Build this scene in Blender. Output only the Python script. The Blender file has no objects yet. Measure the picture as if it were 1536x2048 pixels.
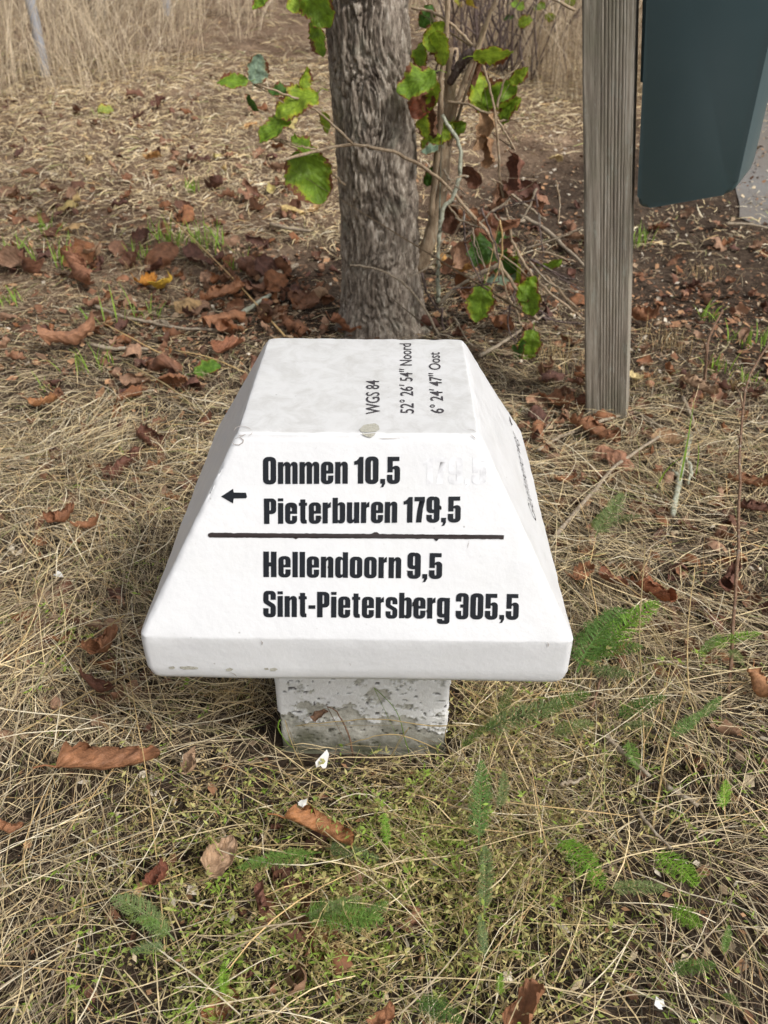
import bpy, bmesh, math, random
import numpy as np
from mathutils import Vector, Matrix
from mathutils.geometry import tessellate_polygon

SC = bpy.context.scene
COL = SC.collection
rng = np.random.default_rng(7)
random.seed(7)

# ------------------------------------------------------------------ camera
F = 1620.0                                   # focal length in pixels of the 1536 x 2048 photograph
YAW, PITCH, ROLL = -0.01053, 0.60504, 0.00576
BASE_Z = 0.425                               # height of the widest edge of the marker's cap
CAM = np.array([0.0455, -1.1146, 0.7783 + BASE_Z])
fwd = np.array([math.sin(YAW) * math.cos(PITCH), math.cos(YAW) * math.cos(PITCH), -math.sin(PITCH)])
r0 = np.array([math.cos(YAW), -math.sin(YAW), 0.0])
u0 = np.cross(r0, fwd)
RIGHT = math.cos(ROLL) * r0 + math.sin(ROLL) * u0
UP = -math.sin(ROLL) * r0 + math.cos(ROLL) * u0
cd = bpy.data.cameras.new('camera')
cam = bpy.data.objects.new('camera', cd)
COL.objects.link(cam)
cam.matrix_world = Matrix(((RIGHT[0], UP[0], -fwd[0], CAM[0]), (RIGHT[1], UP[1], -fwd[1], CAM[1]),
                           (RIGHT[2], UP[2], -fwd[2], CAM[2]), (0, 0, 0, 1)))
cd.sensor_fit = 'VERTICAL'
cd.sensor_height = 36.0
cd.lens = F / 2048 * 36.0
cd.clip_start = 0.02
cd.clip_end = 500
cd.dof.use_dof = True
cd.dof.focus_distance = 1.30
cd.dof.aperture_fstop = 7.0
SC.camera = cam

# ------------------------------------------------------------------ sky, sun, exposure
SUN_AZ, SUN_EL = math.radians(128), math.radians(48)     # azimuth clockwise from +Y
w = bpy.data.worlds.new('World')
SC.world = w
w.use_nodes = True
nt = w.node_tree
bg = nt.nodes['Background']
sky = nt.nodes.new('ShaderNodeTexSky')
sky.sky_type = 'NISHITA'
sky.sun_disc = False
sky.sun_elevation = SUN_EL
sky.sun_rotation = SUN_AZ
sky.air_density = 1.0
sky.dust_density = 5.0
sky.ozone_density = 1.0
hsv = nt.nodes.new('ShaderNodeHueSaturation')             # a thin white cloud cover: the sky's own light, less blue
hsv.inputs['Saturation'].default_value = 0.22
nt.links.new(sky.outputs[0], hsv.inputs['Color'])
nt.links.new(hsv.outputs[0], bg.inputs['Color'])
bg.inputs["Strength"].default_value = 0.125
sd = bpy.data.lights.new('sun', 'SUN')
sd.energy = 2.0
sd.angle = math.radians(7)
sd.color = (1.0, 0.965, 0.92)
sun = bpy.data.objects.new('sun', sd)
COL.objects.link(sun)
sdir = Vector((math.sin(SUN_AZ) * math.cos(SUN_EL), math.cos(SUN_AZ) * math.cos(SUN_EL), math.sin(SUN_EL)))
sun.rotation_euler = sdir.to_track_quat('Z', 'Y').to_euler()
SC.view_settings.view_transform = 'Standard'
SC.view_settings.look = 'None'
SC.view_settings.gamma = 1.0
SC.view_settings.exposure = 0.24
SC.render.engine = 'CYCLES'

# ------------------------------------------------------------------ helpers: numbers
def _hash(ix, iy, iz, seed):
    h = (ix.astype(np.uint32) * np.uint32(374761393) + iy.astype(np.uint32) * np.uint32(668265263)
         + iz.astype(np.uint32) * np.uint32(2147483647) + np.uint32(seed) * np.uint32(1274126177))
    h = (h ^ (h >> np.uint32(13))) * np.uint32(1274126177)
    h = h ^ (h >> np.uint32(16))
    return (h & np.uint32(0xFFFFFF)).astype(np.float64) / 0xFFFFFF * 2 - 1

def vnoise(p, seed=0):
    p = np.asarray(p, float)
    i = np.floor(p).astype(np.int64)
    f = p - i
    u = f * f * f * (f * (f * 6 - 15) + 10)
    out = 0
    for dx in (0, 1):
        for dy in (0, 1):
            for dz in (0, 1):
                wgt = ((u[..., 0] if dx else 1 - u[..., 0]) * (u[..., 1] if dy else 1 - u[..., 1])
                       * (u[..., 2] if dz else 1 - u[..., 2]))
                out = out + wgt * _hash(i[..., 0] + dx, i[..., 1] + dy, i[..., 2] + dz, seed)
    return out

def fbm(p, octaves=4, seed=0, gain=0.5):
    s, a, t = 0, 1.0, 0
    p = np.asarray(p, float)
    for k in range(octaves):
        s = s + a * vnoise(p * 2 ** k + 17.3 * k, seed + k)
        t += a
        a *= gain
    return s / t

def smooth(a, b, x):
    t = np.clip((x - a) / (b - a), 0, 1)
    return t * t * (3 - 2 * t)

def height(x, y):
    """The ground: level round the marker, rising gently beyond the tree, with small bumps."""
    x, y = np.asarray(x, float), np.asarray(y, float)
    t = np.maximum(0, y - 2.1)
    rise = 0.125 * (np.sqrt(t * t + 0.36) - 0.6)
    rise = np.minimum(rise, 1.4 - 1.4 * np.exp(-rise))
    q = np.stack([x, y, 0 * x], -1)
    d = np.maximum(np.abs(x), np.abs(y))
    return rise + (0.018 * fbm(q * 2.2, 3, 5) + 0.03 * vnoise(q * 0.5, 9)) * smooth(0.2, 0.7, d)

def ray(px, py):
    d = fwd + RIGHT * ((px - 768) / F) - UP * ((py - 1024) / F)
    return d / np.linalg.norm(d)

SS = np.r_[np.arange(0.4, 6, 0.06), np.geomspace(6, 60, 60)]
def gp(px, py, dz=0.0):
    """The point of the ground seen at a pixel of the photograph."""
    d = ray(px, py)
    ss = SS
    for _ in range(3):
        P = CAM + d * ss[:, None]
        k = int(np.argmax(P[:, 2] < height(P[:, 0], P[:, 1]) + dz))
        if k == 0:
            k = len(ss) - 1
        ss = np.linspace(ss[k - 1], ss[k], 24)
    return CAM + d * ss[12]

def aty(px, py, Y):
    d = ray(px, py)
    return CAM + d * ((Y - CAM[1]) / d[1])

def project(P):
    d = np.asarray(P) - CAM
    z = d @ fwd
    return 768 + F * (d @ RIGHT) / z, 1024 - F * (d @ UP) / z, z

def onplane(px, py, o, n):
    d = ray(px, py)
    return CAM + d * (np.dot(np.asarray(o) - CAM, n) / np.dot(d, n))

# ------------------------------------------------------------------ helpers: meshes and objects
def mkmesh(name, V, Fc, smooth_=True, col=None, uv=None):
    V = np.ascontiguousarray(V, np.float32).reshape(-1, 3)
    Fc = np.ascontiguousarray(Fc, np.int32)
    n, k = Fc.shape
    me = bpy.data.meshes.new(name)
    me.vertices.add(len(V))
    me.vertices.foreach_set('co', V.ravel())
    me.loops.add(n * k)
    me.loops.foreach_set('vertex_index', Fc.ravel())
    me.polygons.add(n)
    me.polygons.foreach_set('loop_start', np.arange(0, n * k, k, dtype=np.int32))
    me.update(calc_edges=True)
    if smooth_:
        me.polygons.foreach_set('use_smooth', np.ones(n, bool))
    if col is not None:
        a = me.color_attributes.new('tint', 'FLOAT_COLOR', 'POINT')
        c = np.ones((len(V), 4), np.float32)
        c[:, :3] = np.asarray(col, np.float32).reshape(-1, 3)
        a.data.foreach_set('color', c.ravel())
    if uv is not None:
        l = me.uv_layers.new(name='UVMap')
        l.data.foreach_set('uv', np.ascontiguousarray(np.asarray(uv, np.float32)[Fc.ravel()]).ravel())
    me.validate()
    return me

def join(parts):
    """[(V, F)] -> one (V, F); all faces the same size."""
    vs, fs, o = [], [], 0
    for V, Fc in parts:
        V = np.asarray(V).reshape(-1, 3)
        vs.append(V)
        fs.append(np.asarray(Fc) + o)
        o += len(V)
    return np.concatenate(vs), np.concatenate(fs)

def obj(name, me, mat, parent=None, loc=None, rot=None, scale=None):
    o = bpy.data.objects.new(name, me)
    COL.objects.link(o)
    if me is not None and mat is not None and len(me.materials) == 0:
        me.materials.append(mat)
    if parent is not None:
        o.parent = parent
    if loc is not None:
        o.location = loc
    if rot is not None:
        o.rotation_euler = rot
    if scale is not None:
        o.scale = (scale,) * 3 if np.isscalar(scale) else scale
    return o

def tag(o, label=None, cat=None, group=None, kind=None):
    if label: o['label'] = label
    if cat: o['category'] = cat
    if group: o['group'] = group
    if kind: o['kind'] = kind
    return o

def thing(name, label, cat, loc=(0, 0, 0), rot=(0, 0, 0), group=None):
    o = bpy.data.objects.new(name, None)
    COL.objects.link(o)
    o.location = loc
    o.rotation_euler = rot
    o.empty_display_size = 0.05
    return tag(o, label, cat, group)

def tube(P, R, sides=6, jitter=0.0, seed=0, cap=True):
    P = np.asarray(P, float)
    n = len(P)
    R = np.broadcast_to(np.asarray(R, float), (n,))
    T = np.gradient(P, axis=0)
    T /= np.linalg.norm(T, axis=1)[:, None] + 1e-9
    ref = np.array([0, 0, 1.0]) if abs(T[0][2]) < 0.9 else np.array([1.0, 0, 0])
    A = np.cross(T, ref)
    A /= np.linalg.norm(A, axis=1)[:, None] + 1e-9
    B = np.cross(T, A)
    th = np.linspace(0, 2 * np.pi, sides, endpoint=False)
    V = P[:, None] + R[:, None, None] * (A[:, None] * np.cos(th)[None, :, None] + B[:, None] * np.sin(th)[None, :, None])
    if jitter:
        g = np.random.default_rng(seed)
        V = V + (V - P[:, None]) * g.normal(0, jitter, (n, sides, 1))
    i, j = np.meshgrid(np.arange(n - 1), np.arange(sides), indexing='ij')
    j2 = (j + 1) % sides
    Fc = np.stack([i * sides + j, i * sides + j2, (i + 1) * sides + j2, (i + 1) * sides + j], -1).reshape(-1, 4)
    V = V.reshape(-1, 3)
    if cap:
        V = np.concatenate([V, P[:1], P[-1:]])
        a, b = n * sides, n * sides + 1
        e = []
        for k in range(0, sides, 2):
            e.append((a, (k + 2) % sides, k + 1, k))
            o = (n - 1) * sides
            e.append((b, o + k, o + k + 1, o + (k + 2) % sides))
        Fc = np.concatenate([Fc, np.array(e)])
    return V, Fc

def resample(P, n, wob=0.0, seed=0):
    """Smooth curve through points, n samples."""
    P = np.asarray(P, float)
    if len(P) > 2:
        Q = []
        E = np.vstack([2 * P[0] - P[1], P, 2 * P[-1] - P[-2]])
        for k in range(len(P) - 1):
            p0, p1, p2, p3 = E[k:k + 4]
            for t in np.linspace(0, 1, 8, endpoint=False):
                Q.append(0.5 * ((2 * p1) + (-p0 + p2) * t + (2 * p0 - 5 * p1 + 4 * p2 - p3) * t * t + (-p0 + 3 * p1 - 3 * p2 + p3) * t ** 3))
        Q.append(P[-1])
        P = np.array(Q)
    s = np.r_[0, np.cumsum(np.linalg.norm(np.diff(P, axis=0), axis=1))]
    t = np.linspace(0, s[-1], n)
    out = np.stack([np.interp(t, s, P[:, k]) for k in range(3)], -1)
    if wob:
        g = np.random.default_rng(seed)
        out[1:-1] += g.normal(0, wob, (n - 2, 3))
    return out

def ribbons(P, W, side, col):
    """N strips: P (N,S,3), W (N,S), side (N,3), col (N,3) -> V, F, vertex colours."""
    N, S, _ = P.shape
    V = np.stack([P - side[:, None] * W[..., None] * 0.5, P + side[:, None] * W[..., None] * 0.5], 2)
    base = (np.arange(N) * S * 2)[:, None]
    k = np.arange(S - 1)[None] * 2
    a = base + k
    Fc = np.stack([a, a + 1, a + 3, a + 2], -1).reshape(-1, 4)
    C = np.repeat(col[:, None], S * 2, 1)
    return V.reshape(-1, 3), Fc, C.reshape(-1, 3)

# ------------------------------------------------------------------ helpers: materials
class Mat:
    def __init__(self, name):
        self.m = bpy.data.materials.new(name)
        self.m.use_nodes = True
        self.t = self.m.node_tree
        self.b = self.t.nodes['Principled BSDF']
        self.out = self.t.nodes['Material Output']
    def n(self, typ, **kw):
        nd = self.t.nodes.new(typ)
        for k, v in kw.items():
            if k in nd.inputs:
                self.set(nd.inputs[k], v)
            else:
                setattr(nd, k, v)
        return nd
    def set(self, sock, v):
        if isinstance(v, bpy.types.NodeSocket):
            self.t.links.new(v, sock)
        else:
            if isinstance(v, (tuple, list)) and len(v) == 3 and sock.type == 'RGBA':
                v = (*v, 1)
            sock.default_value = v
    def coord(self, which='Object', scale=(1, 1, 1)):
        c = self.n('ShaderNodeTexCoord')
        mp = self.n('ShaderNodeMapping')
        self.t.links.new(c.outputs[which], mp.inputs['Vector'])
        mp.inputs['Scale'].default_value = scale
        return mp.outputs[0]
    def noise(self, vec, scale, detail=4, rough=0.55, dist=0.0):
        nd = self.n('ShaderNodeTexNoise')
        self.t.links.new(vec, nd.inputs['Vector'])
        nd.inputs['Scale'].default_value = scale
        nd.inputs['Detail'].default_value = detail
        nd.inputs['Roughness'].default_value = rough
        nd.inputs['Distortion'].default_value = dist
        return nd.outputs[0]
    def ramp(self, fac, stops, interp='LINEAR'):
        nd = self.n('ShaderNodeValToRGB')
        self.t.links.new(fac, nd.inputs[0])
        cr = nd.color_ramp
        cr.interpolation = interp
        while len(cr.elements) < len(stops):
            cr.elements.new(0.5)
        for e, (p, c) in zip(cr.elements, stops):
            e.position = p
            e.color = (*c, 1) if len(c) == 3 else c
        return nd.outputs[0]
    def mix(self, fac, a, b, mode='MIX'):
        nd = self.n('ShaderNodeMix', data_type='RGBA', blend_type=mode)
        self.set(nd.inputs['Factor'], fac)
        self.set(nd.inputs['A'], a)
        self.set(nd.inputs['B'], b)
        return [o for o in nd.outputs if o.type == 'RGBA'][0]
    def math(self, op, a, b=0.5, clamp=False):
        nd = self.n('ShaderNodeMath', operation=op, use_clamp=clamp)
        self.set(nd.inputs[0], a)
        self.set(nd.inputs[1], b)
        return nd.outputs[0]
    def bump(self, h, strength=0.3, dist=0.01, normal=None):
        nd = self.n('ShaderNodeBump')
        nd.inputs['Strength'].default_value = strength
        nd.inputs['Distance'].default_value = dist
        self.t.links.new(h, nd.inputs['Height'])
        if normal is not None:
            self.t.links.new(normal, nd.inputs['Normal'])
        self.t.links.new(nd.outputs[0], self.b.inputs['Normal'])
        return nd.outputs[0]
    def base(self, color, rough=0.7, spec=0.3):
        self.set(self.b.inputs['Base Color'], color)
        self.set(self.b.inputs['Roughness'], rough)
        self.b.inputs['Specular IOR Level'].default_value = spec
        return self
    def translucent(self, color, fac):
        tr = self.n('ShaderNodeBsdfTranslucent')
        self.set(tr.inputs['Color'], color)
        ms = self.n('ShaderNodeMixShader')
        self.set(ms.inputs[0], fac)
        self.t.links.new(self.b.outputs[0], ms.inputs[1])
        self.t.links.new(tr.outputs[0], ms.inputs[2])
        self.t.links.new(ms.outputs[0], self.out.inputs[0])

M = {}
# soil
m = Mat('soil')
v = m.coord()
n1 = m.noise(v, 3.0, 6, 0.65)
n2 = m.noise(v, 60.0, 5, 0.7)
c1 = m.ramp(n1, [(0.3, (0.06, 0.041, 0.029)), (0.55, (0.10, 0.072, 0.052)), (0.75, (0.19, 0.145, 0.105))])
c2 = m.ramp(n2, [(0.35, (0.35, 0.33, 0.31)), (0.6, (1, 1, 1)), (0.75, (1.7, 1.55, 1.35))])
sxy = m.n('ShaderNodeSeparateXYZ')
m.t.links.new(v, sxy.inputs[0])
yy_ = m.math('ADD', m.math('SUBTRACT', sxy.outputs[1], m.math('MULTIPLY', sxy.outputs[0], 0.9)), m.math('MULTIPLY', m.math('SUBTRACT', n1, 0.5), 1.6))
sandy = m.ramp(m.math('MULTIPLY', yy_, 0.2), [(0.52, (0,) * 3), (0.74, (1,) * 3)])
c1 = m.mix(sandy, c1, m.mix(1.0, c1, (2.6, 2.5, 2.35), 'MULTIPLY'))
m.base(m.mix(1.0, c1, c2, 'MULTIPLY'), 0.95, 0.1)
m.bump(m.noise(v, 110, 6, 0.75), 0.8, 0.012)
M['soil'] = m.m
# asphalt path
m = Mat('asphalt')
v = m.coord()
n2 = m.noise(v, 240, 4, 0.7)
c = m.ramp(n2, [(0.3, (0.11, 0.106, 0.10)), (0.55, (0.21, 0.203, 0.192)), (0.75, (0.36, 0.345, 0.325))])
c = m.mix(m.ramp(m.noise(v, 2.5, 5), [(0.35, (0, 0, 0)), (0.7, (0.55,) * 3)]), c, (0.16, 0.12, 0.085))
m.base(c, 0.9, 0.2)
m.bump(n2, 0.6, 0.004)
M['asphalt'] = m.m

def tint_mat(name, trans=0.25, rough=0.6, spec=0.3, var=0.35, scale=90):
    m = Mat(name)
    a = m.n('ShaderNodeAttribute', attribute_name='tint')
    v = m.coord()
    nz = m.noise(v, scale, 3, 0.6)
    c = m.mix(1.0, a.outputs['Color'], m.ramp(nz, [(0.3, (1 - var,) * 3), (0.7, (1 + var * 0.6,) * 3)]), 'MULTIPLY')
    m.base(c, rough, spec)
    if trans:
        m.translucent(c, trans)
    return m.m
M['straw'] = tint_mat('dry_grass_blade', 0.10, 0.55, 0.3)
M['litter'] = tint_mat('litter_chip', 0.0, 0.9, 0.1)
M['weed'] = tint_mat('weed_leaf', 0.35, 0.5, 0.3, 0.2)
M['bark'] = None

# white road-marker paint
m = Mat('white_paint')
v = m.coord()
n1 = m.noise(v, 9, 6, 0.6)
c = m.ramp(n1, [(0.25, (0.665, 0.67, 0.68)), (0.6, (0.70, 0.705, 0.712)), (0.8, (0.72, 0.725, 0.733))])
geo = m.n('ShaderNodeNewGeometry')
sx = m.n('ShaderNodeSeparateXYZ')
m.t.links.new(geo.outputs['True Normal'], sx.inputs[0])
topmask = m.ramp(sx.outputs['Z'], [(0.9, (0, 0, 0)), (0.98, (1, 1, 1))])      # weathered film on the level top
film = m.ramp(m.noise(v, 26, 7, 0.72, 0.6), [(0.35, (0.52, 0.515, 0.50)), (0.55, (0.62, 0.62, 0.615)), (0.75, (0.66, 0.66, 0.66))])
rust = m.ramp(m.noise(v, 34, 6, 0.75, 1.2), [(0.66, (0, 0, 0)), (0.76, (0.30,) * 3)])
film = m.mix(rust, film, (0.50, 0.42, 0.33))
c = m.mix(topmask, c, film)
c = m.mix(m.ramp(m.noise(v, 5, 6, 0.72, 0.8), [(0.50, (0,) * 3), (0.74, (0.35,) * 3)]), c, (0.60, 0.60, 0.57))
c = m.mix(m.ramp(m.noise(v, 130, 4, 0.8), [(0.64, (0,) * 3), (0.74, (0.35,) * 3)]), c, (0.42, 0.40, 0.37))
vo = m.n('ShaderNodeTexVoronoi', feature='F1')
vo.inputs['Scale'].default_value = 55
m.t.links.new(v, vo.inputs['Vector'])
big = m.n('ShaderNodeTexWhiteNoise')
m.t.links.new(vo.outputs['Position'], big.inputs['Vector'])
spk = m.math('MULTIPLY', m.ramp(vo.outputs['Distance'], [(0.045, (1,) * 3), (0.10, (0,) * 3)]),
             m.ramp(big.outputs['Value'], [(0.72, (0,) * 3), (0.95, (0.75,) * 3)]))
c = m.mix(spk, c, (0.30, 0.285, 0.27))
m.base(c, m.ramp(m.noise(v, 30, 4), [(0.3, (0.34,) * 3), (0.7, (0.52,) * 3)]), 0.45)
h = m.math('ADD', m.noise(v, 70, 5, 0.6), m.math('MULTIPLY', m.noise(v, 14, 3), 1.5))
m.bump(h, 0.24, 0.003)
M['paint'] = m.m

# flaking paint over concrete (mask computed on the mesh)
m = Mat('flaking_paint')
a = m.n('ShaderNodeAttribute', attribute_name='tint')
sp = m.n('ShaderNodeSeparateColor')
m.t.links.new(a.outputs['Color'], sp.inputs[0])
v = m.coord()
conc = m.ramp(m.noise(v, 90, 6, 0.75), [(0.3, (0.30, 0.285, 0.245)), (0.5, (0.52, 0.505, 0.45)), (0.7, (0.64, 0.63, 0.58))])
conc = m.mix(m.ramp(m.noise(v, 14, 5, 0.7), [(0.5, (0,) * 3), (0.7, (0.6,) * 3)]), conc, (0.27, 0.27, 0.20))
white = m.ramp(m.noise(v, 40, 5, 0.7), [(0.3, (0.74, 0.735, 0.72)), (0.6, (0.84, 0.84, 0.835))])
c = m.mix(sp.outputs[0], conc, white)
c = m.mix(sp.outputs[1], c, (0.045, 0.04, 0.035))          # pits and dark algae
c = m.mix(sp.outputs[2], c, (0.10, 0.10, 0.062))           # moss and splashed soil near the foot
m.base(c, 0.8, 0.25)
m.bump(m.noise(v, 160, 5, 0.7), 0.6, 0.003)
M['flaking'] = m.m
# bare concrete patch
m = Mat('bare_concrete')
v = m.coord()
m.base(m.ramp(m.noise(v, 300, 6, 0.75), [(0.3, (0.28, 0.265, 0.21)), (0.55, (0.47, 0.455, 0.39)), (0.75, (0.58, 0.57, 0.52))]), 0.9, 0.1)
m.bump(m.noise(v, 400, 4, 0.7), 0.7, 0.002)
M['bare'] = m.m
def flat(name, col, rough=0.5, spec=0.4):
    m = Mat(name)
    v = m.coord()
    nz = m.noise(v, 60, 4, 0.6)
    m.base(m.mix(1.0, col, m.ramp(nz, [(0.3, (0.8,) * 3), (0.7, (1.2,) * 3)]), 'MULTIPLY'), rough, spec)
    return m.m
M['ink'] = flat('lettering_foil', (0.006, 0.008, 0.012), 0.5, 0.3)
M['ink_bar'] = flat('brush_black', (0.022, 0.014, 0.013), 0.5)
M['ink_top'] = flat('marker_pen_grey', (0.055, 0.05, 0.055), 0.7, 0.2)
M['ink_fresh'] = flat('drip_black', (0.004, 0.004, 0.005), 0.3)
M['ghost'] = flat('overpainted_lettering', (0.672, 0.676, 0.69), 0.45, 0.4)
M['crack'] = flat('paint_crack', (0.38, 0.34, 0.31), 0.9, 0.1)

# bark
m = Mat('tree_bark')
v = m.coord('Object', (1, 1, 0.30))
n1 = m.noise(v, 62, 8, 0.72, 0.5)
n2 = m.noise(v, 14, 6, 0.7)
n3 = m.noise(m.coord(), 7, 5, 0.65)
c = m.ramp(n1, [(0.32, (0.07, 0.055, 0.044)), (0.44, (0.20, 0.162, 0.128)), (0.54, (0.37, 0.315, 0.255)), (0.66, (0.60, 0.54, 0.46))])
c = m.mix(m.ramp(n2, [(0.30, (0.75,) * 3), (0.50, (0,) * 3)]), c, (0.10, 0.076, 0.06))
c = m.mix(m.ramp(n3, [(0.56, (0,) * 3), (0.70, (0.5,) * 3)]), c, (0.33, 0.33, 0.26))
m.base(c, 0.95, 0.1)
m.bump(n1, 0.9, 0.01)
M['bark'] = m.m

def wood(name, dark, mid, light, zs=0.04, sc=120, alg=0.0):
    m = Mat(name)
    v = m.coord('Object', (1, 1, zs))
    n1 = m.noise(v, sc, 6, 0.7)
    c = m.ramp(n1, [(0.3, dark), (0.5, mid), (0.72, light)])
    n2 = m.noise(m.coord('Object', (1, 1, 0.3)), 60, 6, 0.75)
    c = m.mix(m.ramp(n2, [(0.56, (0,) * 3), (0.70, (0.8,) * 3)]), c, (0.36, 0.37, 0.32))       # lichen flecks
    n4 = m.noise(m.coord('Object', (1, 1, 0.5)), 9, 5, 0.7)
    c = m.mix(m.ramp(n4, [(0.45, (0,) * 3), (0.7, (0.55 if alg else 0.0,) * 3)]), c, (0.17, 0.17, 0.115))
    m.base(c, 0.9, 0.15)
    m.bump(n1, 0.6, 0.004)
    return m.m
M['post'] = wood('weathered_post_wood', (0.12, 0.10, 0.08), (0.285, 0.248, 0.20), (0.48, 0.44, 0.375), alg=1)
M['batten'] = wood('batten_wood', (0.16, 0.12, 0.09), (0.27, 0.21, 0.16), (0.40, 0.33, 0.26))
M['fence'] = wood('grey_fence_wood', (0.24, 0.25, 0.27), (0.36, 0.37, 0.40), (0.48, 0.50, 0.53))
M['twig'] = wood('twig_bark', (0.16, 0.12, 0.085), (0.31, 0.25, 0.18), (0.50, 0.43, 0.33), zs=0.5, sc=160)
M['shoot'] = wood('shoot_bark', (0.20, 0.14, 0.09), (0.36, 0.27, 0.18), (0.48, 0.39, 0.28), zs=0.3, sc=120)
M['shoot_dark'] = wood('shoot_dark_bark', (0.07, 0.05, 0.045), (0.13, 0.095, 0.085), (0.24, 0.19, 0.17), zs=0.3, sc=120)
M['lichen_twig'] = wood('lichen_twig', (0.20, 0.20, 0.14), (0.36, 0.37, 0.28), (0.55, 0.56, 0.47), zs=0.6, sc=120)
M['dead_stem'] = wood('dead_stem', (0.10, 0.055, 0.035), (0.19, 0.115, 0.075), (0.30, 0.20, 0.13), zs=0.2, sc=200)

# green moulded plastic
m = Mat('dark_green_plastic')
v = m.coord()
c = m.ramp(m.noise(v, 5, 4), [(0.3, (0.048, 0.088, 0.096)), (0.7, (0.058, 0.100, 0.110))])
vo = m.n('ShaderNodeTexVoronoi', feature='F1')
vo.inputs['Scale'].default_value = 62
m.t.links.new(v, vo.inputs['Vector'])
wn = m.n('ShaderNodeTexWhiteNoise')
m.t.links.new(vo.outputs['Position'], wn.inputs['Vector'])
spk = m.math('MULTIPLY', m.ramp(vo.outputs['Distance'], [(0.05, (1,) * 3), (0.12, (0,) * 3)]),
             m.ramp(wn.outputs['Value'], [(0.78, (0,) * 3), (0.98, (0.5,) * 3)]))
c = m.mix(spk, c, (0.14, 0.16, 0.16))
m.base(c, m.ramp(m.noise(v, 3, 5), [(0.3, (0.28,) * 3), (0.7, (0.42,) * 3)]), 0.6)
m.bump(m.noise(v, 500, 3), 0.08, 0.001)
M['green'] = m.m

def leaf_material(name, edge_brown=False, veins=0.5, trans=0.2, rough=0.6):
    m = Mat(name)
    oi = m.n('ShaderNodeObjectInfo')
    uv = m.n('ShaderNodeUVMap', uv_map='UVMap')
    sx = m.n('ShaderNodeSeparateXYZ')
    m.t.links.new(uv.outputs[0], sx.inputs[0])
    av = m.math('ABSOLUTE', m.math('SUBTRACT', sx.outputs[1], 0.5))
    ph = m.math('ADD', m.math('MULTIPLY', sx.outputs[0], 44.0), m.math('MULTIPLY', av, -44.0))
    sv = m.math('SINE', ph)
    vein = m.ramp(sv, [(0.90, (0,) * 3), (1.0, (1,) * 3)])
    mid = m.ramp(av, [(0.012, (1,) * 3), (0.03, (0,) * 3)])
    line = m.math('MAXIMUM', vein, mid)
    v = m.coord()
    nz = m.noise(v, 6, 6, 0.7)
    c = m.mix(1.0, oi.outputs['Color'], m.ramp(nz, [(0.28, (0.42, 0.38, 0.36)), (0.5, (0.85, 0.85, 0.85)), (0.72, (1.3, 1.25, 1.2))]), 'MULTIPLY')
    c = m.mix(m.math('MULTIPLY', line, veins * 0.5), c, m.mix(1.0, c, (1.6, 1.5, 1.3), 'MULTIPLY'))
    if edge_brown:
        nb = m.noise(v, 5, 5, 0.7)
        e = m.math('ADD', m.math('MULTIPLY', av, 1.6), m.math('MULTIPLY', m.math('SUBTRACT', nb, 0.5), 1.5))
        c = m.mix(m.ramp(e, [(0.50, (0,) * 3), (0.68, (0.7,) * 3)]), c, m.mix(1.0, c, (2.0, 1.35, 1.0), 'MULTIPLY'))
        mask = m.ramp(e, [(0.66, (0,) * 3), (0.74, (1,) * 3)])
        c = m.mix(mask, c, (0.20, 0.075, 0.035))
    m.base(c, rough, 0.35)
    cell = m.n('ShaderNodeTexVoronoi', feature='DISTANCE_TO_EDGE')
    cell.inputs['Scale'].default_value = 26
    m.t.links.new(v, cell.inputs['Vector'])
    fine = m.math('MULTIPLY', m.ramp(cell.outputs['Distance'], [(0.0, (1,) * 3), (0.12, (0,) * 3)]), -0.5)
    m.bump(m.math('ADD', m.math('SUBTRACT', m.math('MULTIPLY', sv, 0.5), line), m.math('ADD', fine, m.math('MULTIPLY', nz, 1.5))), 0.30, 0.018)
    m.translucent(c, trans)
    return m.m
M['leaf_dry'] = leaf_material('dry_leaf', False, 0.4, 0.12, 0.6)
M['leaf_green'] = leaf_material('green_leaf', True, 0.7, 0.35, 0.45)

def plain_leaf(name, col, trans=0.35, rough=0.5):
    m = Mat(name)
    oi = m.n('ShaderNodeObjectInfo')
    v = m.coord()
    r = m.ramp(oi.outputs['Random'], [(0, (0.75, 0.8, 0.8)), (1, (1.25, 1.2, 1.1))])
    c = m.mix(1.0, m.mix(1.0, col, r, 'MULTIPLY'), m.ramp(m.noise(v, 30, 4), [(0.3, (0.7,) * 3), (0.7, (1.25,) * 3)]), 'MULTIPLY')
    m.base(c, rough, 0.3)
    m.translucent(c, trans)
    return m.m
M['yarrow'] = plain_leaf('yarrow_green', (0.15, 0.27, 0.06), 0.35)
M['yarrow_bright'] = plain_leaf('yarrow_bright_green', (0.23, 0.42, 0.05), 0.35)
M['yarrow_dull'] = plain_leaf('yarrow_grey_green', (0.20, 0.27, 0.10), 0.3)
M['blade'] = plain_leaf('fresh_grass_green', (0.27, 0.43, 0.06), 0.4)
M['drytuft'] = plain_leaf('dry_tuft_straw', (0.58, 0.43, 0.22), 0.3)
M['seed'] = plain_leaf('seed_head_brown', (0.20, 0.13, 0.06), 0.1, 0.8)
M['berry'] = flat('dark_red_fruit', (0.045, 0.008, 0.010), 0.3, 0.5)
M['flake'] = flat('white_flake', (0.70, 0.69, 0.66), 0.7, 0.3)

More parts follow.
